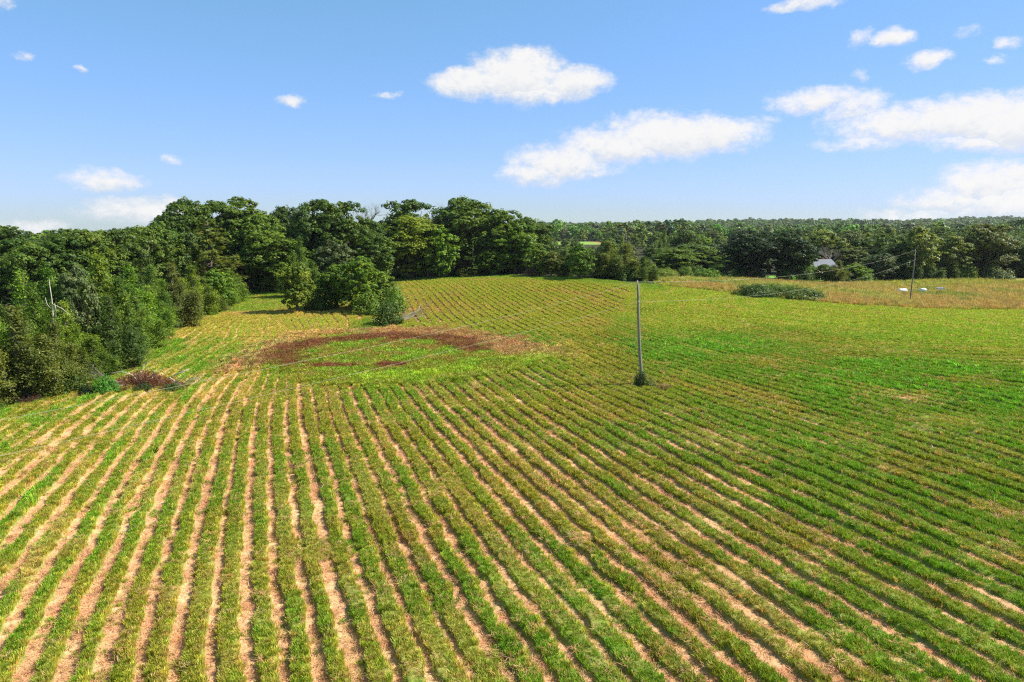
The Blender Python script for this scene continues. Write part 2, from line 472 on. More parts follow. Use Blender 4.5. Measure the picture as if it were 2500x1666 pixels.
class Geo:
    """collects quads / triangles of one mesh"""

    def __init__(self):
        self.v = []
        self.f = []

    def tube(self, pts, rad, n=6, cap=True):
        pts = [mathutils.Vector(p) for p in pts]
        base = len(self.v)
        up = mathutils.Vector((0.13, 0.31, 0.94))
        for i, p in enumerate(pts):
            d = (pts[min(i + 1, len(pts) - 1)] - pts[max(i - 1, 0)]).normalized()
            a = d.cross(up)
            if a.length < 1e-3:
                a = d.cross(mathutils.Vector((1, 0, 0)))
            a.normalize()
            b = d.cross(a)
            for k in range(n):
                t = 2 * math.pi * k / n
                self.v.append(p + (a * math.cos(t) + b * math.sin(t)) * rad[i])
        for i in range(len(pts) - 1):
            for k in range(n):
                k2 = (k + 1) % n
                self.f.append((base + i * n + k, base + i * n + k2, base + (i + 1) * n + k2, base + (i + 1) * n + k))
        if cap:
            self.f.append(tuple(base + k for k in range(n))[::-1])
            self.f.append(tuple(base + (len(pts) - 1) * n + k for k in range(n)))
        return self

    def box(self, c, s, rz=0.0):
        base = len(self.v)
        cr, sr = math.cos(rz), math.sin(rz)
        for dz in (-1, 1):
            for dx, dy in ((-1, -1), (1, -1), (1, 1), (-1, 1)):
                x, y = dx * s[0] / 2, dy * s[1] / 2
                self.v.append((c[0] + x * cr - y * sr, c[1] + x * sr + y * cr, c[2] + dz * s[2] / 2))
        for q in ((3, 2, 1, 0), (4, 5, 6, 7), (0, 1, 5, 4), (1, 2, 6, 5), (2, 3, 7, 6), (3, 0, 4, 7)):
            self.f.append(tuple(base + i for i in q))
        return self

    def prism(self, prof, a, b):
        """extrude a closed profile (list of 3-vectors at a) by vector b"""
        base = len(self.v)
        n = len(prof)
        for p in prof:
            self.v.append(tuple(np.add(p, a)))
        for p in prof:
            self.v.append(tuple(np.add(np.add(p, a), b)))
        for k in range(n):
            k2 = (k + 1) % n
            self.f.append((base + k, base + k2, base + n + k2, base + n + k))
        self.f.append(tuple(base + k for k in range(n))[::-1])
        self.f.append(tuple(base + n + k for k in range(n)))
        return self

    def mesh(self, name, smooth=False):
        me = bpy.data.meshes.new(name)
        me.from_pydata([tuple(v) for v in self.v], [], self.f)
        if smooth:
            me.polygons.foreach_set('use_smooth', np.ones(len(me.polygons), bool))
        me.update()
        return me


def tag(o, label=None, cat=None, group=None, kind=None):
    if label:
        o['label'] = label
    if cat:
        o['category'] = cat
    if group:
        o['group'] = group
    if kind:
        o['kind'] = kind
    return o


def empty(name, loc, rz=0.0, scale=None):
    o = bpy.data.objects.new(name, None)
    COL.objects.link(o)
    o.location = loc
    o.rotation_euler = (0, 0, rz)
    if scale:
        o.scale = scale
    o.empty_display_size = 0.3
    return o


# ------------------------------------------------------------------ materials
def new_mat(name):
    m = bpy.data.materials.new(name)
    m.use_nodes = True
    nt = m.node_tree
    nt.nodes.clear()
    out = nt.nodes.new('ShaderNodeOutputMaterial')
    return m, nt, out


def simple_mat(name, col, rough=.8, noise=.25, scale=6.0, metal=0.0, spec=.3, stretch=None):
    m, nt, out = new_mat(name)
    b = nt.nodes.new('ShaderNodeBsdfPrincipled')
    b.inputs['Roughness'].default_value = rough
    b.inputs['Metallic'].default_value = metal
    b.inputs['Specular IOR Level'].default_value = spec
    t = nt.nodes.new('ShaderNodeTexCoord')
    mp = nt.nodes.new('ShaderNodeMapping')
    mp.inputs['Scale'].default_value = stretch or (1, 1, 1)
    nt.links.new(t.outputs['Object'], mp.inputs['Vector'])
    n = nt.nodes.new('ShaderNodeTexNoise')
    n.inputs['Scale'].default_value = scale
    n.inputs['Detail'].default_value = 5
    nt.links.new(mp.outputs[0], n.inputs['Vector'])
    mr = nt.nodes.new('ShaderNodeMapRange')
    mr.inputs['From Min'].default_value = .3
    mr.inputs['From Max'].default_value = .7
    mr.inputs['To Min'].default_value = 1 - noise
    mr.inputs['To Max'].default_value = 1 + noise
    nt.links.new(n.outputs[0], mr.inputs['Value'])
    mx = nt.nodes.new('ShaderNodeVectorMath')
    mx.operation = 'SCALE'
    mx.inputs[0].default_value = col
    nt.links.new(mr.outputs[0], mx.inputs['Scale'])
    nt.links.new(mx.outputs[0], b.inputs['Base Color'])
    nt.links.new(b.outputs[0], out.inputs['Surface'])
    return m


def leaf_mat(name, src, transl=.42, rough=.5, spec=.25):
    """foliage: colour from the object (src='object') or the instancer's tint (src='tint'), varied leaf by leaf"""
    m, nt, out = new_mat(name)
    if src == 'object':
        c = nt.nodes.new('ShaderNodeObjectInfo').outputs['Color']
    else:
        a = nt.nodes.new('ShaderNodeAttribute')
        a.attribute_type = 'INSTANCER'
        a.attribute_name = 'tint'
        c = a.outputs['Color']
    v = nt.nodes.new('ShaderNodeAttribute')
    v.attribute_name = 'leaf_var'
    h = nt.nodes.new('ShaderNodeHueSaturation')
    mh = nt.nodes.new('ShaderNodeMapRange')
    mh.inputs['To Min'].default_value = .475
    mh.inputs['To Max'].default_value = .52
    nt.links.new(v.outputs['Fac'], mh.inputs['Value'])
    mv = nt.nodes.new('ShaderNodeMapRange')
    mv.inputs['To Min'].default_value = 1.45
    mv.inputs['To Max'].default_value = .60
    nt.links.new(v.outputs['Fac'], mv.inputs['Value'])
    nt.links.new(c, h.inputs['Color'])
    nt.links.new(mh.outputs[0], h.inputs['Hue'])
    nt.links.new(mv.outputs[0], h.inputs['Value'])
    b = nt.nodes.new('ShaderNodeBsdfPrincipled')
    b.inputs['Roughness'].default_value = rough
    b.inputs['Specular IOR Level'].default_value = spec
    nt.links.new(h.outputs[0], b.inputs['Base Color'])
    t = nt.nodes.new('ShaderNodeBsdfTranslucent')
    g = nt.nodes.new('ShaderNodeVectorMath')
    g.operation = 'MULTIPLY'
    g.inputs[1].default_value = (1.25, 1.15, .6)
    nt.links.new(h.outputs[0], g.inputs[0])
    nt.links.new(g.outputs[0], t.inputs['Color'])
    x = nt.nodes.new('ShaderNodeMixShader')
    x.inputs['Fac'].default_value = transl
    nt.links.new(b.outputs[0], x.inputs[1])
    nt.links.new(t.outputs[0], x.inputs[2])
    nt.links.new(x.outputs[0], out.inputs['Surface'])
    return m


M_LEAF = leaf_mat('foliage', 'object')
M_GRASS = leaf_mat('grass_blades', 'tint', transl=.30, rough=.6, spec=.15)
M_FAR = leaf_mat('far_foliage', 'tint', transl=.30)
M_BARK = simple_mat('bark', (.11, .085, .062), .9, .4, 9, stretch=(1, 1, .25))
M_GREYWOOD = simple_mat('dead_wood', (.24, .20, .155), .85, .3, 14, stretch=(1, 1, .2))
M_PALEWOOD = simple_mat('bleached_wood', (.46, .41, .33), .85, .3, 14, stretch=(1, 1, .2))
M_TWIG = simple_mat('brown_twigs', (.20, .11, .07), .9, .4, 5)
M_POLE = simple_mat('weathered_pole_wood', (.20, .18, .155), .9, .35, 8, stretch=(1, 1, .06))
M_WIRE = simple_mat('wire_metal', (.36, .34, .24), .6, .1, 3)
M_PORC = simple_mat('porcelain', (.55, .52, .48), .3, .1, 4)
M_STEEL = simple_mat('galvanised_steel', (.42, .42, .42), .5, .2, 8, metal=.7)
M_WHITE = simple_mat('white_paint', (.80, .80, .78), .5, .06, 4)
M_GREENPAINT = simple_mat('green_paint', (.10, .42, .16), .5, .15, 4)
M_SIDING = simple_mat('grey_siding', (.50, .52, .54), .7, .1, 3)
M_ROOF = simple_mat('grey_metal_roof', (.11, .12, .14), .6, .12, 3)
M_DARKTRIM = simple_mat('dark_glass', (.03, .035, .04), .15, .1, 3)
M_PINKROOF = simple_mat('faded_red_canvas', (.78, .50, .44), .7, .12, 2)
M_RUST = simple_mat('rusty_red', (.42, .13, .06), .7, .2, 4)

# ground: colour of the plan times fine grain
M_GROUND, nt, out = new_mat('field_ground')
at = nt.nodes.new('ShaderNodeAttribute')
at.attribute_name = 'plan'
tcn = nt.nodes.new('ShaderNodeTexCoord')
grain = None
for sc_, lo, hi in ((1.7, .86, 1.14), (7.0, .74, 1.26), (31.0, .70, 1.30)):
    n = nt.nodes.new('ShaderNodeTexNoise')
    n.inputs['Scale'].default_value = sc_
    n.inputs['Detail'].default_value = 4
    nt.links.new(tcn.outputs['Object'], n.inputs['Vector'])
    mr_ = nt.nodes.new('ShaderNodeMapRange')
    mr_.inputs['From Min'].default_value = .3
    mr_.inputs['From Max'].default_value = .7
    mr_.inputs['To Min'].default_value = lo
    mr_.inputs['To Max'].default_value = hi
    nt.links.new(n.outputs[0], mr_.inputs['Value'])
    if grain is None:
        grain = mr_.outputs[0]
    else:
        q = nt.nodes.new('ShaderNodeMath')
        q.operation = 'MULTIPLY'
        nt.links.new(grain, q.inputs[0])
        nt.links.new(mr_.outputs[0], q.inputs[1])
        grain = q.outputs[0]
    last = n
vs = nt.nodes.new('ShaderNodeVectorMath')
vs.operation = 'SCALE'
nt.links.new(at.outputs['Color'], vs.inputs[0])
nt.links.new(grain, vs.inputs['Scale'])
bs = nt.nodes.new('ShaderNodeBsdfPrincipled')
bs.inputs['Roughness'].default_value = .95
bs.inputs['Specular IOR Level'].default_value = .1
nt.links.new(vs.outputs[0], bs.inputs['Base Color'])
bp = nt.nodes.new('ShaderNodeBump')
bp.inputs['Strength'].default_value = .6
bp.inputs['Distance'].default_value = .04
nt.links.new(last.outputs[0], bp.inputs['Height'])
nt.links.new(bp.outputs[0], bs.inputs['Normal'])
nt.links.new(bs.outputs[0], out.inputs['Surface'])

# ------------------------------------------------------------------ the ground, one sheet out to the horizon
ang_f = np.radians(np.arange(-46, 46.001, 0.12))
ang_c = np.radians(np.linspace(46, 314, 68)[1:-1])
ang = np.concatenate([ang_f, ang_c])
rad = [0.6]
while rad[-1] < 15:
    rad.append(rad[-1] * 1.25)
rad = rad[:-1] + [14.0]
while rad[-1] < 172:
    rad.append(rad[-1] * 1.003)
while rad[-1] < 700:
    rad.append(rad[-1] * 1.012)
while rad[-1] < 3050:
    rad.append(rad[-1] * 1.04)
rad = np.array(rad)
RR, AA = np.meshgrid(rad, ang, indexing='ij')
gx = (RR * np.sin(AA)).ravel()
gy = (RR * np.cos(AA)).ravel()
FM = field_maps(gx, gy)
zz = height(gx, gy)
near = (FM['r'] < 230)
rough = (fbm(gx, gy, .45, 81, 2) - .5) * .10 + (fbm(gx, gy, 3.0, 82, 2) - .5) * .22
zz = zz + near * (FM['amp'] * (FM['ridge'] * .22 - .05) + rough * FM['inside'])
plan = FM['plant'].copy() * .62 + .12 * STRAW * .5
mixs = (FM['strip'] * np.clip(FM['amp'] * 1.6, 0, 1))[..., None]
plan = lerp(plan, FM['furrow'], mixs)
plan = lerp(plan, STRAW * .8, (np.clip(FM['dry'] * .2 * FM['inside'] * (1 - FM['circ']), 0, 1))[..., None])
plan = lerp(plan, SOIL * 1.1, FM['bare'][..., None])
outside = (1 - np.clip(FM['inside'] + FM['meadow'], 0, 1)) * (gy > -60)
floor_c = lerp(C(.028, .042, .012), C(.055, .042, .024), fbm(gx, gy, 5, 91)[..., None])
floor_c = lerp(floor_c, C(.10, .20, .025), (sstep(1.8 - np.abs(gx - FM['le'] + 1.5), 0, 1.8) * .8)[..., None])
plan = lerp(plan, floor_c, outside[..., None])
# the pale pasture far beyond, and the lawn by the house
fp = sstep(34 - np.abs(gx - 50), 0, 8) * sstep(60 - np.abs(gy - 590), 0, 12)
plan = lerp(plan, lerp(C(.19, .30, .05), C(.45, .22, .09), sstep(gx, 66, 80)[..., None]), fp[..., None])
lw = np.maximum(blob(gx, gy, 80, 186, 13), blob(gx, gy, 60, 176, 7))
plan = lerp(plan, C(.13, .30, .03), sstep(lw, .3, .6)[..., None])
V = np.stack([gx, gy, zz], 1)
na = len(ang)
nr = len(rad)
i, j = np.meshgrid(np.arange(nr - 1), np.arange(na), indexing='ij')
j2 = (j + 1) % na
F = np.stack([i * na + j, i * na + j2, (i + 1) * na + j2, (i + 1) * na + j], -1).reshape(-1, 4)[:, ::-1]
me = np_mesh('ground', V, F, smooth=True)
cap = bpy.data.meshes.new('x')
bpy.data.meshes.remove(cap)
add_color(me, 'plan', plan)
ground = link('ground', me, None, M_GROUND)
tag(ground, kind='structure')
del FM, plan, V, F


# ------------------------------------------------------------------ grass, straw and weeds (nobody could count these)
SRC = bpy.data.collections.new('tuft_sources')


def tuft(name, blades, h, spread, width, lean, mat, seed, flat=0.0):
    r = np.random.default_rng(seed)
    V, F, A = [], [], []
    for b in range(blades):
        a = r.uniform(0, 2 * math.pi)
        q = spread * math.sqrt(r.uniform(0, 1))
        bx, by = q * math.cos(a), q * math.sin(a)
        la = a + r.normal(0, .8)
        L = h * r.uniform(.55, 1.15)
        ln = lean * r.uniform(.4, 1.4)
        d = np.array([math.cos(la), math.sin(la)])
        w = width * r.uniform(.7, 1.3)
        sd_ = np.array([-d[1], d[0]]) * w
        z0 = .0 + flat * r.uniform(.1, 1)
        zh = L * (1 - .5 * min(ln, 1.6)) if flat == 0 else L * .12
        p0 = np.array([bx, by])
        p1 = p0 + d * L * ln * .45
        p2 = p0 + d * L * ln
        k = len(V)
        V += [(*(p0 - sd_), z0 - .02), (*(p0 + sd_), z0 - .02), (*(p1 + sd_ * .8), z0 + zh * .65), (*(p1 - sd_ * .8), z0 + zh * .65), (*(p2 + sd_ * .15), z0 + zh), (*(p2 - sd_ * .15), z0 + zh)]
        F += [(k, k + 1, k + 2, k + 3), (k + 3, k + 2, k + 4, k + 5)]
        A += [r.uniform()] * 6
    me = np_mesh(name, V, F)
    add_float(me, 'leaf_var', A)
    me.materials.append(mat)
    o = bpy.data.objects.new(name, me)
    SRC.objects.link(o)
    return o


def collection(name, objs):
    c = bpy.data.collections.new(name)
    for o in objs:
        c.objects.link(o)
    return c


GREEN_SRC = collection('green_tufts', [tuft('a%d' % k, 26, .15, .095, .0085, .55, M_GRASS, 100 + k) for k in range(5)])
STRAW_SRC = collection('straw_tufts', [tuft('b%d' % k, 16, .26, .16, .007, 1.0, M_GRASS, 200 + k, flat=.05) for k in range(4)])
TALL_SRC = collection('tall_tufts', [tuft('c%d' % k, 34, .75, .32, .016, .38, M_GRASS, 300 + k) for k in range(4)])
WEED_SRC = collection('weed_tufts', [tuft('d%d' % k, 26, .34, .22, .030, .8, M_GRASS, 400 + k) for k in range(4)])


def scatter(name, pos, scl, tint, src, ground_tilt=.18):
    n = len(pos)
    me = bpy.data.meshes.new(name)
    me.vertices.add(n)
    me.vertices.foreach_set('co', np.asarray(pos, np.float32).ravel())
    add_color(me, 'tint', tint)
    a = me.attributes.new('spin', 'FLOAT_VECTOR', 'POINT')
    rot = np.stack([RNG.normal(0, ground_tilt, n), RNG.normal(0, ground_tilt, n), RNG.uniform(0, 2 * math.pi, n)], 1).astype(np.float32)
    a.data.foreach_set('vector', rot.ravel())
    a = me.attributes.new('size', 'FLOAT_VECTOR', 'POINT')
    a.data.foreach_set('vector', np.asarray(scl, np.float32).ravel())
    a = me.attributes.new('pick', 'INT', 'POINT')
    a.data.foreach_set('value', RNG.integers(0, 64, n).astype(np.int32))
    o = link(name, me)
    g = bpy.data.node_groups.new(name, 'GeometryNodeTree')
    g.interface.new_socket(name='Geometry', in_out='INPUT', socket_type='NodeSocketGeometry')
    g.interface.new_socket(name='Geometry', in_out='OUTPUT', socket_type='NodeSocketGeometry')
    N = g.nodes.new
    gi, go = N('NodeGroupInput'), N('NodeGroupOutput')
    ci = N('GeometryNodeCollectionInfo')
    ci.inputs['Collection'].default_value = src
    ci.inputs['Separate Children'].default_value = True
    ci.inputs['Reset Children'].default_value = True

    def attr(nm, typ):
        k = N('GeometryNodeInputNamedAttribute')
        k.data_type = typ
        k.inputs['Name'].default_value = nm
        return k.outputs['Attribute']
    ip = N('GeometryNodeInstanceOnPoints')
    ip.inputs['Pick Instance'].default_value = True
    er = N('FunctionNodeEulerToRotation')
    L = g.links.new
    L(gi.outputs[0], ip.inputs['Points'])
    L(ci.outputs[0], ip.inputs['Instance'])
    L(attr('pick', 'INT'), ip.inputs['Instance Index'])
    L(attr('spin', 'FLOAT_VECTOR'), er.inputs[0])
    L(er.outputs[0], ip.inputs['Rotation'])
    L(attr('size', 'FLOAT_VECTOR'), ip.inputs['Scale'])
    L(ip.outputs[0], go.inputs[0])
    md = o.modifiers.new('scatter', 'NODES')
    md.node_group = g
    tag(o, kind='stuff')
    return o


def polar_points(n, r0, r1, knee, az0=-43, az1=43):
    """points over the fan in front of the camera, thinning with distance beyond the knee"""
    tab = np.linspace(r0, r1, 2000)
    cdf = np.cumsum(np.minimum(tab, knee))
    cdf = (cdf - cdf[0]) / (cdf[-1] - cdf[0])
    r = np.interp(RNG.uniform(0, 1, n), cdf, tab)
    a = np.radians(RNG.uniform(az0, az1, n))
    return r * np.sin(a), r * np.cos(a), r


def vary(t, amount):
    n = len(t)
    return np.clip(t * (1 + RNG.normal(0, amount, (n, 1))) * (1 + RNG.normal(0, amount * .5, (n, 3))), .004, .95)


N_GRASS = 900000
x, y, r = polar_points(N_GRASS, 17, 200, 34)
x2, y2, r2 = polar_points(150000, 86, 165, 34, -15, 13)
x, y, r = np.concatenate([x, x2]), np.concatenate([y, y2]), np.concatenate([r, r2])
m = field_maps(x, y)
intrude = .01 + .35 * sstep(fbm(x, y, .8, 44, 2), .58, .8)
onbank = sstep(np.abs(m['u']), m['w'] + .03, m['w'] + .09)
bank = lerp(1, lerp(np.where(m['zC'] > .5, 0, intrude), 1, onbank), np.clip(m['amp'] * 1.5, 0, 1))
keep = RNG.uniform(0, 1, len(x)) < bank * m['inside'] * (1 - .3 * m['dry'] * (1 - m['circ'])) * (1 - .9 * m['bare'])
z = height(x, y) + m['amp'] * (m['ridge'] * .22 - .05)
big = (np.maximum(r, 32) / 32) ** np.where(m['zC'] > .5, .26, .36)
sy = big * (.8 + .5 * RNG.uniform(0, 1, len(x)))
sz = (np.maximum(r, 32) / 32) ** .22 * (.7 + .6 * RNG.uniform(0, 1, len(x)))
lush = sstep(m['plant'][:, 1] - 1.1 * m['plant'][:, 0], .06, .18)
sz = sz * (1.1 + .45 * lush + .15 * m['clump'])
t = m['plant'].copy()
# pale long blades hang over the left lip of the furrows in the near rows
lip = (np.abs(m['u'] + m['w'] + .05) < .07) & (m['amp'] > .4) & (x - .1 * y < 2) & (m['zC'] < .5)
t[lip] = lerp(t[lip], C(.46, .44, .06), .7)
sz = np.where(lip, sz * 1.25, sz)
# dead blades among the green
dead = RNG.uniform(0, 1, len(x)) < .09 + .18 * m['dry']
t[dead] = lerp(t[dead], C(.48, .34, .12), .65)
t = vary(t * C(1.24, 1.18, 1.1), .16)
k = keep & (m['circ'] < .999)
k2 = keep & ~k
k = k | (k2 & (RNG.uniform(0, 1, len(x)) < .6) & (m['weed'] < .5))
scatter('field_grass', np.stack([x, y, z - .01], 1)[k], np.stack([sy, sy, sz], 1)[k], t[k], GREEN_SRC)

w = (m['circ'] > .25) & (RNG.uniform(0, 1, len(x)) < .75) | (lush > .75) & (r < 100) & (RNG.uniform(0, 1, len(x)) < .06) & keep | (m['weed'] > .4) & (RNG.uniform(0, 1, len(x)) < .6)
w &= m['inside'] > .5
scatter('weeds', np.stack([x, y, z - .02], 1)[w], np.stack([sy * .8, sy * .8, sz * .75], 1)[w], vary(m['plant'][w] * C(1.25, 1.12, 1.1), .25), WEED_SRC)

x, y, r = polar_points(190000, 17, 135, 30)
m = field_maps(x, y)
p = np.clip(m['strip'] * m['amp'] * 1.3, 0, 1) * .8 + m['dry'] * .10 * (1 - m['circ']) + m['bare'] * .3 + .012
kk = (RNG.uniform(0, 1, len(x)) < p * m['inside']) & (m['circ'] < .5)
z = height(x, y) + m['amp'] * (m['ridge'] * .22 - .05) + .02 + .05 * m['ridge']
big = (np.maximum(r, 30) / 30) ** .4 * RNG.uniform(.6, 1.2, len(x))
tc_ = vary(lerp(STRAW * 1.08, C(.52, .30, .13), RNG.uniform(0, 1, (len(x), 1)) ** 2), .14)
scatter('cut_straw', np.stack([x, y, z], 1)[kk], np.stack([big] * 3, 1)[kk], tc_[kk], STRAW_SRC, .12)

# tall dry grass of the meadow and the fringe along the wood
x, y, r = polar_points(170000, 40, 215, 40)
m = field_maps(x, y)
edge = (np.abs(x - m['le'] + .6) < 1.3) & (y < 150)
pm = m['meadow'] * 1.0 + edge * .5
kk = RNG.uniform(0, 1, len(x)) < pm
t = m['plant'].copy()
t[edge] = C(.11, .24, .025) * RNG.uniform(.6, 1.3, (edge.sum(), 1))
s_ = np.where(edge, .7, 1.05) * (np.maximum(r, 60) / 60) ** .35 * RNG.uniform(.6, 1.15, len(x))
scatter('meadow_grass', np.stack([x, y, height(x, y) - .03], 1)[kk], np.stack([s_, s_, s_ * .82], 1)[kk], vary(t, .15)[kk], TALL_SRC)

# ------------------------------------------------------------------ where each tree stands: kind, x, y, top height, radius, colour, label, category, group
GROUPS=['cedars and thickets along the left field edge', None, 'dark hardwoods behind the left cedars', 'tall hardwoods along the hilltop', 'trees of the clump inside the field', 'small trees beyond the crest of the field', 'trees between the near pole and the walnuts', 'trees along the back of the tan meadow', 'dark trees behind the meadow treeline']
PAL={'dk': (0.085, 0.145, 0.018), 'oak': (0.12, 0.195, 0.021), 'brt': (0.14, 0.25, 0.017), 'yel': (0.175, 0.245, 0.02), 'olv': (0.13, 0.165, 0.024), 'ced': (0.105, 0.175, 0.016), 'gry': (0.115, 0.155, 0.05), 'pal': (0.205, 0.265, 0.036), 'brn': (0.13, 0.08, 0.045), 'wal': (0.04, 0.075, 0.02), 'lim': (0.19, 0.34, 0.018), 'mid': (0.135, 0.22, 0.019), 'dc': (0.07, 0.122, 0.016)}
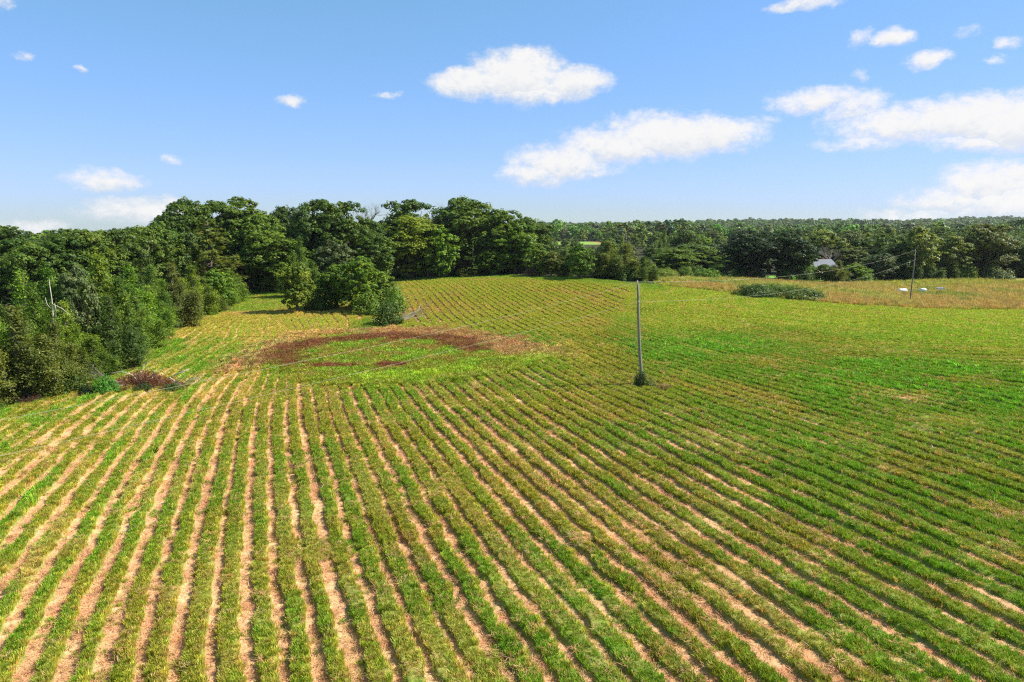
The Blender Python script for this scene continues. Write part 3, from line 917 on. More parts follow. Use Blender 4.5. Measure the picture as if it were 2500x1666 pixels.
TREES=[
('cedar', -43.0, 55, 10.0, 2.5, 'brt', 'bright green cedar cut by the left picture edge above the olive cedar', 'tree', 0),
('cedar', -39.7, 54, 7.8, 2.5, 'olv', 'dull olive cedar nearest the camera at the left picture edge', 'tree', 0),
('cedar', -38.7, 57, 6.1, 1.9, 'olv', 'low olive cedar beside the largest dull olive cedar on the left', 'tree', 0),
('cedar', -46.0, 64, 10.0, 2.4, 'brt', 'bright green cedar standing behind the nearest olive cedar', 'tree', 0),
('cedar', -45.5, 67, 9.9, 2.0, 'brt', 'narrow bright cedar just left of the white dead snag', 'tree', 0),
('broad', -43.6, 68, 10.3, 2.0, 'gry', 'grey green leafy tree between the white snag and the tallest yellow green cedar', 'tree', 0),
('cedar', -42.8, 71, 11.2, 2.8, 'yel', 'tallest yellow green cedar in the left thicket', 'tree', 0),
('cedar', -43.1, 77, 9.6, 2.7, 'brt', 'bright green cedar right of the tallest yellow green cedar', 'tree', 0),
('cedar', -39.2, 66, 7.5, 2.5, 'dc', 'dark green cedar in front of the tallest yellow green cedar', 'tree', 0),
('cedar', -42.7, 78, 5.7, 2.2, 'ced', 'green cedar with its foot on the pale cut grass edge', 'tree', 0),
('cedar', -38.7, 62, 4.0, 1.7, 'ced', 'small front cedar above the pale leafy bush', 'tree', 0),
('cedar', -47.6, 90, 9.0, 2.3, 'ced', 'mid green cedar in the middle of the left hedge line', 'tree', 0),
('cedar', -46.7, 94, 9.1, 2.9, 'olv', 'olive cedar with a ragged top in the left hedge line', 'tree', 0),
('cedar', -49.1, 105, 8.0, 2.7, 'yel', 'yellowish cedar near the far end of the left hedge line', 'tree', 0),
('broad', -49.2, 113, 7.2, 2.9, 'brt', 'bright leafy tree near the far end of the left hedge line', 'tree', 0),
('cedar', -50.7, 123, 6.1, 2.7, 'mid', 'last cedar of the left hedge line before the grass gap', 'tree', 0),
('cedar', -42.3, 60, 9.1, 2.3, 'ced', 'green cedar between the olive cedar and the bright cedars behind it', 'tree', 0),
('cedar', -40.9, 62, 7.3, 2.0, 'yel', 'yellow green cedar below the white dead snag', 'tree', 0),
('cedar', -41.0, 71, 8.6, 2.5, 'ced', 'green cedar filling the hedge under the tallest cedar', 'tree', 0),
('cedar', -48.9, 95, 6.8, 2.7, 'brt', 'fresh green cedar in front of the mid hedge line', 'tree', 0),
('cedar', -48.5, 100, 5.8, 2.5, 'olv', 'olive cedar low in the middle of the hedge', 'tree', 0),
('cedar', -49.8, 110, 5.7, 2.7, 'ced', 'green cedar near the brown dead bush of the hedge', 'tree', 0),
('cedar', -50.0, 118, 4.3, 2.6, 'brt', 'bright low cedar at the far end of the hedge', 'tree', 0),
('cedar', -45.4, 60, 7.2, 1.9, 'ced', 'green cedar at the very edge of the picture behind the olive one', 'tree', 0),
('cedar', -46.9, 75, 9.3, 2.4, 'brt', 'bright cedar behind the grey green leafy tree', 'tree', 0),
('cedar', -44.9, 84, 6.8, 2.5, 'brt', 'bright cedar right of the dark front cedar', 'tree', 0),
('shrub', -39.3, 66, 1.9, 1.5, 'yel', 'pale yellow green leafy bush at the foot of the left cedars', 'shrub', 1),
('shrub', -38.7, 55.5, 0.6, 0.8, 'brt', 'small bright weed clump beside the dark brown dead bush', 'shrub', 1),
('shrub', -40.7, 54, 2.5, 1.0, 'lim', 'bright lime bush at the left picture edge under the olive cedar', 'shrub', 1),
('twigs', -39.0, 53.5, 0.9, 1.0, 'brn', 'dark brown dead bush at the foot of the nearest olive cedar', 'shrub', 1),
('twigs', -48.2, 112, 1.2, 1.4, 'brn', 'brown dead bush at the foot of the far left hedge', 'shrub', 1),
('shrub', -47.7, 106, 1.4, 1.5, 'mid', 'low green bush beside the brown dead bush on the left hedge', 'shrub', 1),
('shrub', -43.9, 83, 0.5, 1.3, 'ced', 'low dark bush where the left hedge meets the grass', 'shrub', 1),
('shrub', -37.7, 57, 1.9, 1.5, 'dc', 'dark bush filling the gap below the small front cedar', 'shrub', 1),
('oak', -81.1, 110, 12.1, 4.1, 'dk', 'dark hardwood crown at the left picture edge on the skyline', 'tree', 2),
('oak', -72.4, 104, 11.8, 3.3, 'oak', 'lower green crown beside the one at the left picture edge', 'tree', 2),
('oak', -70.6, 108, 12.9, 4.0, 'dk', 'dark broad crown rising right of the far hazy hills on the left', 'tree', 2),
('oak', -68.0, 111, 13.5, 3.8, 'oak', 'rounded hardwood crown second right of the far hazy hills', 'tree', 2),
('oak', -66.8, 116, 13.7, 3.8, 'dk', 'dark hardwood crown above the tallest yellow green cedar', 'tree', 2),
('oak', -67.3, 125, 14.3, 4.0, 'oak', 'hardwood crown above the mid hedge on the left skyline', 'tree', 2),
('oak', -67.5, 132, 15.1, 3.9, 'oak', 'hardwood crown stepping up to the tall oak on the left skyline', 'tree', 2),
('oak', -108.2, 150, 10.9, 5.7, 'dk', 'dark hardwood mostly hidden behind the front row of the left wood', 'tree', 2),
('oak', -111.6, 165, 10.7, 5.8, 'dk', 'dark hardwood mostly hidden behind the front row of the left wood', 'tree', 2),
('oak', -93.4, 150, 12.1, 5.7, 'dk', 'dark hardwood mostly hidden behind the front row of the left wood', 'tree', 2),
('oak', -88.8, 158, 13.2, 6.0, 'dk', 'dark hardwood mostly hidden behind the front row of the left wood', 'tree', 2),
('oak', -88.8, 170, 13.9, 6.0, 'dk', 'dark hardwood mostly hidden behind the front row of the left wood', 'tree', 2),
('oak', -99.7, 130, 11.0, 5.0, 'dk', 'dark hardwood mostly hidden behind the front row of the left wood', 'tree', 2),
('oak', -66.2, 140, 20.1, 4.6, 'dk', 'tall dark oak with a knobbly top at the left end of the hilltop wood', 'tree', 3),
('oak', -66.9, 136, 16.6, 4.0, 'dk', 'shorter dark oak leaning out left of the knobbly tall oak', 'tree', 3),
('tulip', -58.1, 150, 20.3, 7.5, 'oak', 'broadest dome shaped oak left of centre on the hilltop', 'tree', 3),
('oak', -62.4, 147, 19.2, 5.2, 'oak', 'oak between the knobbly tall oak and the broad dome oak', 'tree', 3),
('pine', -56.7, 129, 15.3, 6.9, 'olv', 'layered olive pine standing in front of the dome oak', 'tree', 3),
('oak', -49.1, 141, 13.2, 5.2, 'mid', 'glossy green maple reaching the grass at the gap in the field', 'tree', 3),
('oak', -53.4, 147, 17.0, 5.2, 'oak', 'green oak above the glossy maple beside the gap', 'tree', 3),
('oak', -54.6, 166, 19.1, 4.4, 'dk', 'dark round oak set back between the dome oak and the twin topped oak', 'tree', 3),
('cedar', -40.3, 131, 11.9, 2.5, 'ced', 'pointed dark cedar behind the lone field tree', 'tree', 3),
('oak', -41.7, 150, 19.7, 5.2, 'dk', 'tall oak with spiky top left of the bare dead tree', 'tree', 3),
('oak', -37.1, 152, 19.5, 5.2, 'dk', 'right half of the twin topped oak pair left of the bare tree', 'tree', 3),
('broad', -35.9, 139, 11.4, 3.9, 'gry', 'grey green tree behind the field clump', 'tree', 3),
('bare', -33.5, 161, 19.9, 4.5, 'brn', 'bare dead tree with fine grey twigs on the skyline', 'tree', 3),
('oak', -32.5, 158, 16.1, 4.4, 'dk', 'dark oak right under the bare dead tree', 'tree', 3),
('oak', -29.9, 149, 12.8, 3.8, 'oak', 'green tree in front of the dark oak under the bare tree', 'tree', 3),
('oak', -25.5, 166, 20.2, 5.7, 'dk', 'dark oak with round flat top behind the olive yellow tree', 'tree', 3),
('oak', -23.2, 159, 16.5, 6.1, 'yel', 'olive yellow hickory at the top edge of the field', 'tree', 3),
('broad', -16.1, 158, 13.9, 4.2, 'brt', 'bright green young tree right of the olive yellow hickory', 'tree', 3),
('twigs', -18.1, 169, 20.2, 3.4, 'brn', 'half dead brown crown on the skyline beside the tallest oak', 'tree', 3),
('oak', -11.3, 167, 21.4, 6.8, 'oak', 'tallest oak in the middle of the hilltop wood', 'tree', 3),
('oak', -2.8, 165, 18.3, 5.5, 'oak', 'oak stepping down right of the tallest hilltop oak', 'tree', 3),
('oak', 0.6, 161, 14.7, 4.6, 'mid', 'green oak at the right shoulder of the hilltop wood', 'tree', 3),
('oak', 4.2, 167, 16.3, 4.7, 'dk', 'last dark oak at the right end of the hilltop wood', 'tree', 3),
('pine', -9.1, 159, 10.0, 4.1, 'dc', 'small dark pine under the tallest hilltop oak', 'tree', 3),
('broad', -4.9, 159, 9.0, 3.4, 'mid', 'understory tree right of the small dark pine', 'tree', 3),
('shrub', -10.0, 157.5, 4.9, 2.6, 'olv', 'low olive shrub at the wood edge under the small dark pine', 'tree', 3),
('oak', -85.0, 190, 17.2, 7.3, 'dk', 'dark hardwood filling in behind the hilltop wood', 'tree', 3),
('oak', -78.7, 200, 17.9, 7.6, 'dk', 'dark hardwood filling in behind the hilltop wood', 'tree', 3),
('oak', -64.6, 190, 16.3, 6.7, 'dk', 'dark hardwood filling in behind the hilltop wood', 'tree', 3),
('oak', -57.0, 195, 16.6, 6.8, 'dk', 'dark hardwood filling in behind the hilltop wood', 'tree', 3),
('oak', -45.3, 190, 15.7, 6.7, 'dk', 'dark hardwood filling in behind the hilltop wood', 'tree', 3),
('oak', -36.6, 195, 14.9, 6.8, 'dk', 'dark hardwood filling in behind the hilltop wood', 'tree', 3),
('oak', -24.5, 192, 16.3, 6.7, 'dk', 'dark hardwood filling in behind the hilltop wood', 'tree', 3),
('oak', -15.6, 195, 16.9, 6.8, 'dk', 'dark hardwood filling in behind the hilltop wood', 'tree', 3),
('oak', -6.8, 190, 15.7, 6.1, 'dk', 'dark hardwood filling in behind the hilltop wood', 'tree', 3),
('oak', 0.4, 195, 13.9, 6.2, 'dk', 'dark hardwood filling in behind the hilltop wood', 'tree', 3),
('oak', 7.0, 190, 11.6, 5.5, 'dk', 'dark hardwood filling in behind the hilltop wood', 'tree', 3),
('twigs', 4.4, 153, 4.9, 1.7, 'brn', 'pinkish brown dead bush at the crest of the field', 'shrub', 1),
('broad', -34.5, 109, 8.5, 2.9, 'yel', 'lone yellow green tree in the field casting a shadow to the left', 'tree', 1),
('broad', -24.8, 110, 9.3, 3.6, 'brt', 'bright green tree in the middle of the field clump', 'tree', 4),
('broad', -29.3, 114, 8.0, 3.1, 'mid', 'green tree at the left side of the field clump', 'tree', 4),
('broad', -22.3, 113, 7.2, 2.7, 'mid', 'green tree at the right side of the field clump', 'tree', 4),
('shrub', -21.4, 115, 6.2, 2.6, 'gry', 'silvery grey willow bush on the right of the field clump', 'shrub', 4),
('shrub', -18.5, 108, 4.8, 1.8, 'brt', 'bright leafy bush at the right foot of the field clump', 'shrub', 4),
('shrub', -22.3, 106, 4.5, 2.4, 'mid', 'green bush at the front foot of the field clump', 'shrub', 4),
('shrub', -31.3, 112, 5.2, 2.4, 'dc', 'dark bush added to stand for tree shadow between the lone tree and the field clump', 'shrub', 4),  # added bush, its dark mass stands in for tree shadow
('shrub', -17.6, 95.5, 4.2, 1.9, 'dc', 'round dark green bush in front of the field clump', 'shrub', 1),
('broad', 6.2, 154, 9.5, 2.4, 'mid', 'thin green tree next to the right end of the hilltop wood', 'tree', 5),
('broad', 8.8, 152, 8.6, 2.3, 'olv', 'olive small tree right of the crest bush', 'tree', 5),
('cedar', 11.7, 152, 9.0, 2.1, 'dk', 'dark narrow tree left of the bright green maple', 'tree', 5),
('broad', 14.5, 147, 10.5, 3.1, 'brt', 'bright green maple standing alone at the crest edge', 'tree', 5),
('cedar', 21.0, 151, 10.8, 4.2, 'olv', 'tall olive cedar right of the bright green maple', 'tree', 5),
('cedar', 25.4, 152, 10.3, 4.5, 'olv', 'broad olive cedar behind the top of the near pole', 'tree', 5),
('cedar', 28.3, 148, 7.5, 2.8, 'ced', 'low olive cedar sloping down behind the near pole top', 'tree', 5),
('oak', 46.2, 198, 7.8, 5.6, 'mid', 'light green tree right of the near pole top', 'tree', 6),
('oak', 53.7, 206, 9.0, 5.8, 'oak', 'dark tree behind the far wires', 'tree', 6),
('broad', 61.7, 214, 8.6, 5.5, 'gry', 'grey olive tree left of the dark walnuts', 'tree', 6),
('oak', 62.1, 202, 5.7, 4.4, 'oak', 'green tree touching the left walnut', 'tree', 6),
('shrub', 36.5, 163, 4.0, 2.7, 'pal', 'pale bush at the meadow edge right of the near pole', 'shrub', 1),
('shrub', 45.2, 160, 4.7, 3.1, 'brt', 'light green bush below the far wires', 'shrub', 1),
('shrub', 51.4, 166, 3.0, 2.3, 'oak', 'dark bush by the little shed', 'shrub', 1),
('kudzu', 39.4, 150, 2.8, 3.4, 'lim', 'bright vine covered mound at the back of the tan strip', 'shrub', 1),
('kudzu', 43.2, 147, 2.8, 2.4, 'brt', 'small vine mound left of the big bramble mound', 'shrub', 1),
('oak', 59.7, 172, 13.0, 5.7, 'wal', 'left one of the two big dark walnut trees', 'tree', 1),
('oak', 70.1, 173, 13.3, 5.3, 'wal', 'right one of the two big dark walnut trees', 'tree', 1),
('broad', 77.2, 181, 9.9, 2.1, 'lim', 'lime green tree peeking out behind the right walnut', 'tree', 1),
('oak', 97.0, 216, 13.1, 5.5, 'pal', 'pale green tree behind the house roof', 'tree', 1),
('bare', 92.6, 200, 8.9, 3.6, 'brn', 'bare grey tree beside the house roof', 'tree', 1),
('broad', 101.1, 206, 8.8, 5.8, 'olv', 'brownish olive tree right of the bare grey tree', 'tree', 1),
('broad', 79.1, 173, 4.6, 2.4, 'mid', 'small green tree right of the house', 'tree', 7),
('cedar', 80.5, 169, 5.7, 2.8, 'olv', 'olive cedar at the left end of the meadow treeline', 'tree', 7),
('broad', 86.8, 173, 4.8, 3.3, 'mid', 'low green tree in the meadow treeline under the brownish tree', 'tree', 7),
('broad', 94.8, 177, 7.3, 4.3, 'gry', 'grey green round tree in the meadow treeline', 'tree', 7),
('oak', 102.7, 183, 9.8, 4.2, 'dk', 'dark tree left of the far pole', 'tree', 7),
('broad', 107.3, 181, 13.9, 4.8, 'pal', 'tall pale green tree directly behind the far pole', 'tree', 7),
('cedar', 102.4, 178, 5.9, 3.2, 'dc', 'dark cedar just left of the far pole', 'tree', 7),
('cedar', 109.9, 180, 4.9, 3.0, 'dc', 'dark cedar at the foot of the tall pale tree', 'tree', 7),
('tulip', 119.4, 186, 11.8, 4.4, 'pal', 'pale pointed tree between the two tallest pale trees', 'tree', 7),
('cedar', 114.7, 183, 5.7, 3.3, 'dk', 'dark cedar in front of the pale pointed tree', 'tree', 7),
('oak', 130.2, 189, 14.6, 5.8, 'olv', 'broad olive tree that is tallest in the meadow treeline', 'tree', 7),
('oak', 141.7, 193, 10.9, 5.4, 'dk', 'dark tree at the right picture edge', 'tree', 7),
('oak', 149.2, 195, 12.1, 6.2, 'dk', 'dark crown cut off by the right picture edge', 'tree', 7),
('shrub', 79.3, 180, 3.8, 1.8, 'mid', 'green bush in front of the house wall', 'shrub', 1),
('shrub', 129.1, 182, 4.1, 3.5, 'gry', 'round grey green bush at the far right meadow edge', 'shrub', 1),
('shrub', 121.7, 183, 4.3, 2.6, 'yel', 'yellow green bush under the broad olive tree', 'shrub', 1),
('shrub', 87.4, 169, 2.9, 2.2, 'brt', 'bright low bush at the back of the meadow', 'shrub', 1),
('kudzu', 45.7, 128, 3.5, 3.8, 'dc', 'left half of the big dark bramble mound in the tan grass', 'shrub', 1),
('kudzu', 52.9, 127, 3.2, 4.7, 'ced', 'right half of the big dark bramble mound in the tan grass', 'shrub', 1),
('kudzu', 51.0, 132, 3.3, 3.9, 'mid', 'rear hump of the big dark bramble mound', 'shrub', 1),
('oak', 110.0, 215, 10.6, 6.0, 'dk', 'dark tree in the second row behind the meadow', 'tree', 8),
('oak', 120.2, 220, 11.9, 6.5, 'dk', 'dark tree in the second row behind the meadow', 'tree', 8),
('oak', 124.3, 215, 11.5, 6.0, 'oak', 'dark tree in the second row behind the meadow', 'tree', 8),
('oak', 131.8, 214, 10.6, 6.0, 'dk', 'dark tree in the second row behind the meadow', 'tree', 8),
('oak', 143.2, 218, 11.9, 6.4, 'dk', 'dark tree in the second row behind the meadow', 'tree', 8),
('oak', 153.6, 216, 12.2, 6.3, 'dk', 'dark tree in the second row behind the meadow', 'tree', 8),
('oak', 166.2, 222, 12.5, 6.5, 'oak', 'dark tree in the second row behind the meadow', 'tree', 8),
('oak', 109.4, 228, 11.8, 6.4, 'oak', 'dark tree in the second row behind the meadow', 'tree', 8),
('oak', 71.2, 215, 8.6, 6.0, 'dk', 'dark tree in the second row behind the meadow', 'tree', 8),
('oak', 79.6, 212, 9.7, 5.9, 'oak', 'dark tree in the second row behind the meadow', 'tree', 8),
('oak', 93.2, 222, 10.5, 6.2, 'oak', 'dark tree in the second row behind the meadow', 'tree', 8),
]


# ------------------------------------------------------------------ trees: trunk with limbs, crown of leaf clumps
def leaves_mesh(name, cen, nor, size, aspect, rng, mat, along=None, var=None):
    """one quad per leaf spray"""
    n = len(cen)
    nor = nor / (np.linalg.norm(nor, axis=1, keepdims=True) + 1e-9)
    ref = along if along is not None else rng.normal(size=(n, 3))
    u = ref - (ref * nor).sum(1, keepdims=True) * nor
    u /= (np.linalg.norm(u, axis=1, keepdims=True) + 1e-9)
    v = np.cross(nor, u)
    s = (size * rng.uniform(.6, 1.3, n))[:, None]
    a, b = u * s * .5, v * s * .5 * aspect
    # pointed leaf-like quad
    V = np.stack([cen - a, cen - b * .9 + a * .1, cen + a, cen + b * .9 + a * .1], 1).reshape(-1, 3)
    F = np.arange(4 * n).reshape(n, 4)
    me = np_mesh(name, V, F)
    lv = rng.uniform(0, 1, n) if var is None else np.clip(var + rng.normal(0, .22, n), 0, 1)
    add_float(me, 'leaf_var', np.repeat(lv, 4))
    me.materials.append(mat)
    return me


def unit(rng, n):
    d = rng.normal(size=(n, 3))
    return d / np.linalg.norm(d, axis=1, keepdims=True)


def make_broad(seed, H, Rr, base, n_lobe, n_clump, n_leaf, leaf, pointed=0.0, mat=None, squash=1.0):
    rng = np.random.default_rng(seed)
    cz = (H + base) / 2
    hz = (H - base) / 2
    lob = []
    ga = math.pi * (3 - math.sqrt(5))
    for k in range(n_lobe):
        zz_ = 1 - 2 * (k + .5) / n_lobe
        a = ga * k + rng.normal(0, .25)
        q0 = math.sqrt(1 - abs(zz_) ** (2.7 if zz_ > 0 else 2.0))
        zz_ = np.clip(zz_ + rng.normal(0, .07), -1, 1)
        q = rng.uniform(.56, .78)
        taper = 1 - pointed * max(zz_, 0) * .8
        wide = 1.0 if zz_ > -.3 else 1.0 - .25 * (-.3 - zz_)
        rad = rng.uniform(.27, .40) * (1 - .25 * pointed) * Rr
        p = np.array([math.cos(a) * q0 * q * Rr * taper * wide, math.sin(a) * q0 * q * Rr * taper * wide, cz + zz_ * q * hz * 1.12])
        p[2] = min(p[2], H - rad * .85)
        lob.append((p, rad))
    for k in range(max(3, n_lobe // 6)):
        lob.append((np.array([rng.normal(0, .2) * Rr, rng.normal(0, .2) * Rr, cz + rng.uniform(-.4, .45) * hz]), .42 * Rr))
    lob.append((np.array([rng.normal(0, .12) * Rr, rng.normal(0, .12) * Rr, H - .30 * Rr]), .30 * Rr))
    cen, nor, var = [], [], []
    for p, rad in lob:
        lv = rng.uniform(.25, .75)
        for k in range(n_clump):
            d = unit(rng, 1)[0]
            d[2] = abs(d[2]) * .9 + d[2] * .1 if rng.uniform() < .72 else d[2]
            d /= np.linalg.norm(d)
            c = p + d * rad * rng.uniform(.72, 1.12) * np.array([1, 1, .85])
            cr = rad * rng.uniform(.22, .42)
            e = unit(rng, n_leaf)
            rr = cr * rng.uniform(0.35, 1.0, n_leaf) ** .6
            q = c + e * rr[:, None] * np.array([1, 1, .75])
            cen.append(q)
            nn = e * .8 + d * .75 + np.array([0, 0, .55]) + rng.normal(0, .45, (n_leaf, 3))
            nor.append(nn)
            var.append(np.full(n_leaf, np.clip(lv + rng.normal(0, .18), 0, 1)))
    cen = np.concatenate(cen)
    cen[:, 2] = np.maximum(cen[:, 2], .12)
    crown = leaves_mesh('crown', cen, np.concatenate(nor), leaf, .75, rng, mat or M_LEAF, var=np.concatenate(var))
    g = Geo()
    r0 = .026 * H
    top = H * .72
    pts = [(0, 0, -.5), (rng.normal(0, .02) * H, rng.normal(0, .02) * H, .18 * H), (rng.normal(0, .03) * H, rng.normal(0, .03) * H, .45 * H), (rng.normal(0, .04) * H, rng.normal(0, .04) * H, top)]
    g.tube(pts, [r0 * 1.25, r0 * .9, r0 * .6, r0 * .2], 7)
    for p, rad in lob[:14]:
        t = rng.uniform(.2, .6)
        s = np.array(pts[1]) + (np.array(pts[2]) - np.array(pts[1])) * t
        mid = (s + p) / 2 + np.array([0, 0, -.04 * H])
        g.tube([s, mid, p], [r0 * .42, r0 * .28, r0 * .08], 5, cap=False)
    trunk = g.mesh('trunk', True)
    trunk.materials.append(M_BARK)
    return trunk, crown, H, Rr


def make_cedar(seed, H, Rr, n_plume, n_branch, per, leaf):
    """eastern red cedar: a cluster of ragged upright plumes, foliated to the ground"""
    rng = np.random.default_rng(seed)
    cen, nor, al, var = [], [], [], []
    g = Geo()
    g.tube([(0, 0, -.4), (.02 * H * rng.normal(), 0, .5 * H), (0, .02 * H * rng.normal(), .97 * H)], [.028 * H, .018 * H, .004 * H], 6)
    plumes = [(0.0, 0.0, 0.0, 1.0, .62)]
    for k in range(n_plume):
        a = 2.4 * k + rng.normal(0, .3)
        q = rng.uniform(.30, .74)
        top = (1 - .62 * q) * rng.uniform(.78, 1.02)
        z0 = rng.uniform(0, .42) * top if k > n_plume // 2 else 0.0
        plumes.append((math.cos(a) * q, math.sin(a) * q, z0, top, rng.uniform(.36, .56)))
    for ox, oy, z0, z1, pr in plumes:
        o = np.array([ox * Rr, oy * Rr, 0])
        lean = np.array([ox, oy, 0]) * .22 * Rr
        lv0 = rng.uniform(.2, .75)
        nb = int(n_branch * (z1 - z0) * (pr / .45))
        g.tube([o * .3 + np.array([0, 0, z0 * H * .6]), o + np.array([0, 0, (z0 * .4 + z1 * .6) * H]), o + lean + np.array([0, 0, z1 * H * .97])], [.010 * H, .006 * H, .002 * H], 5, cap=False)
        for b in range(nb):
            t = rng.uniform(0, 1) ** 1.1
            z = (z0 + (z1 - z0) * (.03 + .95 * t)) * H
            L = Rr * pr * ((1 - t) ** .8 * (.6 + .4 * min(1, t / .2)) + .10) * rng.uniform(.45, 1.3)
            a = rng.uniform(0, 2 * math.pi)
            d = np.array([math.cos(a), math.sin(a), rng.uniform(.35, 1.0)])
            d /= np.linalg.norm(d)
            p = o + lean * t + np.array([0, 0, z])
            lv = np.clip(lv0 + rng.normal(0, .15), 0, 1)
            q = rng.uniform(.2, 1.0, per) ** .6
            c = p + d * (L * q)[:, None] + rng.normal(0, 1, (per, 3)) * (.03 + .06 * q[:, None]) * Rr * np.array([1, 1, .9])
            cen.append(c)
            al.append(d + rng.normal(0, .4, (per, 3)) + np.array([0, 0, .5]))
            nor.append(rng.normal(0, .5, (per, 3)) + np.array([d[0] * .9, d[1] * .9, .7]))
            var.append(np.clip(lv + .15 * (q - .6), 0, 1))
    cen = np.concatenate(cen)
    cen[:, 2] = np.maximum(cen[:, 2], .08)
    crown = leaves_mesh('crown', cen, np.concatenate(nor), leaf, .40, rng, M_LEAF, along=np.concatenate(al), var=np.concatenate(var))
    trunk = g.mesh('trunk', True)
    trunk.materials.append(M_BARK)
    return trunk, crown, H, Rr


def make_pine(seed, H, Rr, tiers, leaf):
    """pine with flat shelves of needles"""
    rng = np.random.default_rng(seed)
    cen, nor, al, var = [], [], [], []
    g = Geo()
    g.tube([(0, 0, -.4), (.02 * H, 0, .5 * H), (0, 0, .98 * H)], [.026 * H, .018 * H, .004 * H], 7)
    for k in range(tiers):
        t = (k + rng.uniform(-.3, .3)) / tiers
        z = (.04 + .94 * max(t, 0)) * H
        L0 = Rr * (1 - max(t, 0)) ** .75 * (.7 + .3 * min(1, t / .15)) + .08 * Rr
        for b in range(int(5 + 5 * (1 - t))):
            a = rng.uniform(0, 2 * math.pi)
            L = L0 * rng.uniform(.65, 1.12)
            d = np.array([math.cos(a), math.sin(a), 0])
            sdv = np.array([-d[1], d[0], 0])
            droop = rng.uniform(-.10, .12)
            lv = rng.uniform(.2, .8)
            per = int(34 + 46 * L / Rr)
            q = rng.uniform(.22, 1, per) ** .7
            off = rng.uniform(-1, 1, per) * .30 * L * np.sqrt(np.clip(1.1 - q, .05, 1))
            c = np.array([0, 0, z]) + d * (q * L)[:, None] + sdv * off[:, None] + np.array([0, 0, 1.0]) * (droop * q * L + .05 * L * q ** 2 + rng.normal(0, .035 * Rr, per))[:, None]
            cen.append(c)
            al.append(d + sdv * rng.normal(0, .7, (per, 1)) + np.array([0, 0, .35]))
            nor.append(rng.normal(0, .35, (per, 3)) + np.array([0, 0, 1.0]) + d * .3)
            var.append(np.full(per, lv))
            if b % 2 == 0:
                g.tube([(0, 0, z - .02 * H), np.array([0, 0, z]) + d * L * .5 + np.array([0, 0, droop * L * .5]), np.array([0, 0, z]) + d * L * .92 + np.array([0, 0, droop * L])], [.007 * H, .004 * H, .0015 * H], 4, cap=False)
    crown = leaves_mesh('crown', np.concatenate(cen), np.concatenate(nor), leaf, .40, rng, M_LEAF, along=np.concatenate(al), var=np.concatenate(var))
    trunk = g.mesh('trunk', True)
    trunk.materials.append(M_BARK)
    return trunk, crown, H, Rr


def make_shrub(seed, H, Rr, n_clump, n_leaf, leaf):
    rng = np.random.default_rng(seed)
    cen, nor, var = [], [], []
    g = Geo()
    for k in range(n_clump):
        d = unit(rng, 1)[0]
        d[2] = abs(d[2])
        q = rng.uniform(.5, 1.0)
        c = np.array([d[0] * Rr, d[1] * Rr, d[2] * H * .88]) * q
        c[2] += .05 * H
        cr = rng.uniform(.16, .30) * min(Rr, H)
        e = unit(rng, n_leaf)
        cen.append(c + e * (cr * rng.uniform(.3, 1, n_leaf) ** .6)[:, None])
        nor.append(e * .8 + d * .7 + np.array([0, 0, .5]) + rng.normal(0, .45, (n_leaf, 3)))
        var.append(np.full(n_leaf, rng.uniform(.2, .8)))
        if k % 5 == 0:
            g.tube([(d[0] * .08 * Rr, d[1] * .08 * Rr, -.15), c * np.array([.5, .5, .6]), c], [.02 * H, .014 * H, .005 * H], 5, cap=False)
    cen = np.concatenate(cen)
    cen[:, 2] = np.maximum(cen[:, 2], .05)
    crown = leaves_mesh('crown', cen, np.concatenate(nor), leaf, .75, rng, M_LEAF, var=np.concatenate(var))
    trunk = g.mesh('trunk', True)
    trunk.materials.append(M_BARK)
    return trunk, crown, H, Rr


def branch(g, rng, p, d, L, rad, depth, spread=.5, up=.18, n=3):
    p = np.array(p, float)
    q = p + d * L * .5 + rng.normal(0, .06, 3) * L
    e = p + d * L + rng.normal(0, .08, 3) * L + np.array([0, 0, up * L * .2])
    g.tube([p, q, e], [rad, rad * .75, rad * .5], 5 if depth > 1 else 3, cap=False)
    if depth == 0:
        return
    for k in range(n):
        t = rng.uniform(.45, 1)
        s = p + (e - p) * t
        dd = d + rng.normal(0, spread, 3) + np.array([0, 0, up])
        dd /= np.linalg.norm(dd)
        branch(g, rng, s, dd, L * rng.uniform(.5, .8), rad * .5, depth - 1, spread, up, n)


def make_bare(seed, H, Rr, mat, depth=5, n=3, leafy=0):
    """leafless tree: trunk and the fan of fine twigs as a part of its own"""
    rng = np.random.default_rng(seed)
    g = Geo()
    r0 = .016 * H
    g.tube([(0, 0, -.4), (.01 * H, 0, .3 * H), (.0, .02 * H, .55 * H)], [r0 * 1.3, r0, r0 * .7], 7)
    trunk = g.mesh('trunk', True)
    trunk.materials.append(mat)
    g = Geo()
    for k in range(7):
        a = rng.uniform(0, 2 * math.pi)
        d = np.array([math.cos(a) * .55, math.sin(a) * .55, 1.0])
        d /= np.linalg.norm(d)
        branch(g, rng, (0, 0, rng.uniform(.25, .55) * H), d, H * .20, r0 * .5, depth - 1, .42, .2, n)
    v = np.array([tuple(q) for q in g.v])
    v[:, 0] *= Rr / np.percentile(np.abs(v[:, 0]), 99)
    v[:, 1] *= Rr / np.percentile(np.abs(v[:, 1]), 99)
    v[:, 2] *= H / v[:, 2].max()
    g.v = [tuple(q) for q in v]
    crown = g.mesh('branches')
    crown.materials.append(mat)
    return trunk, crown, H, Rr


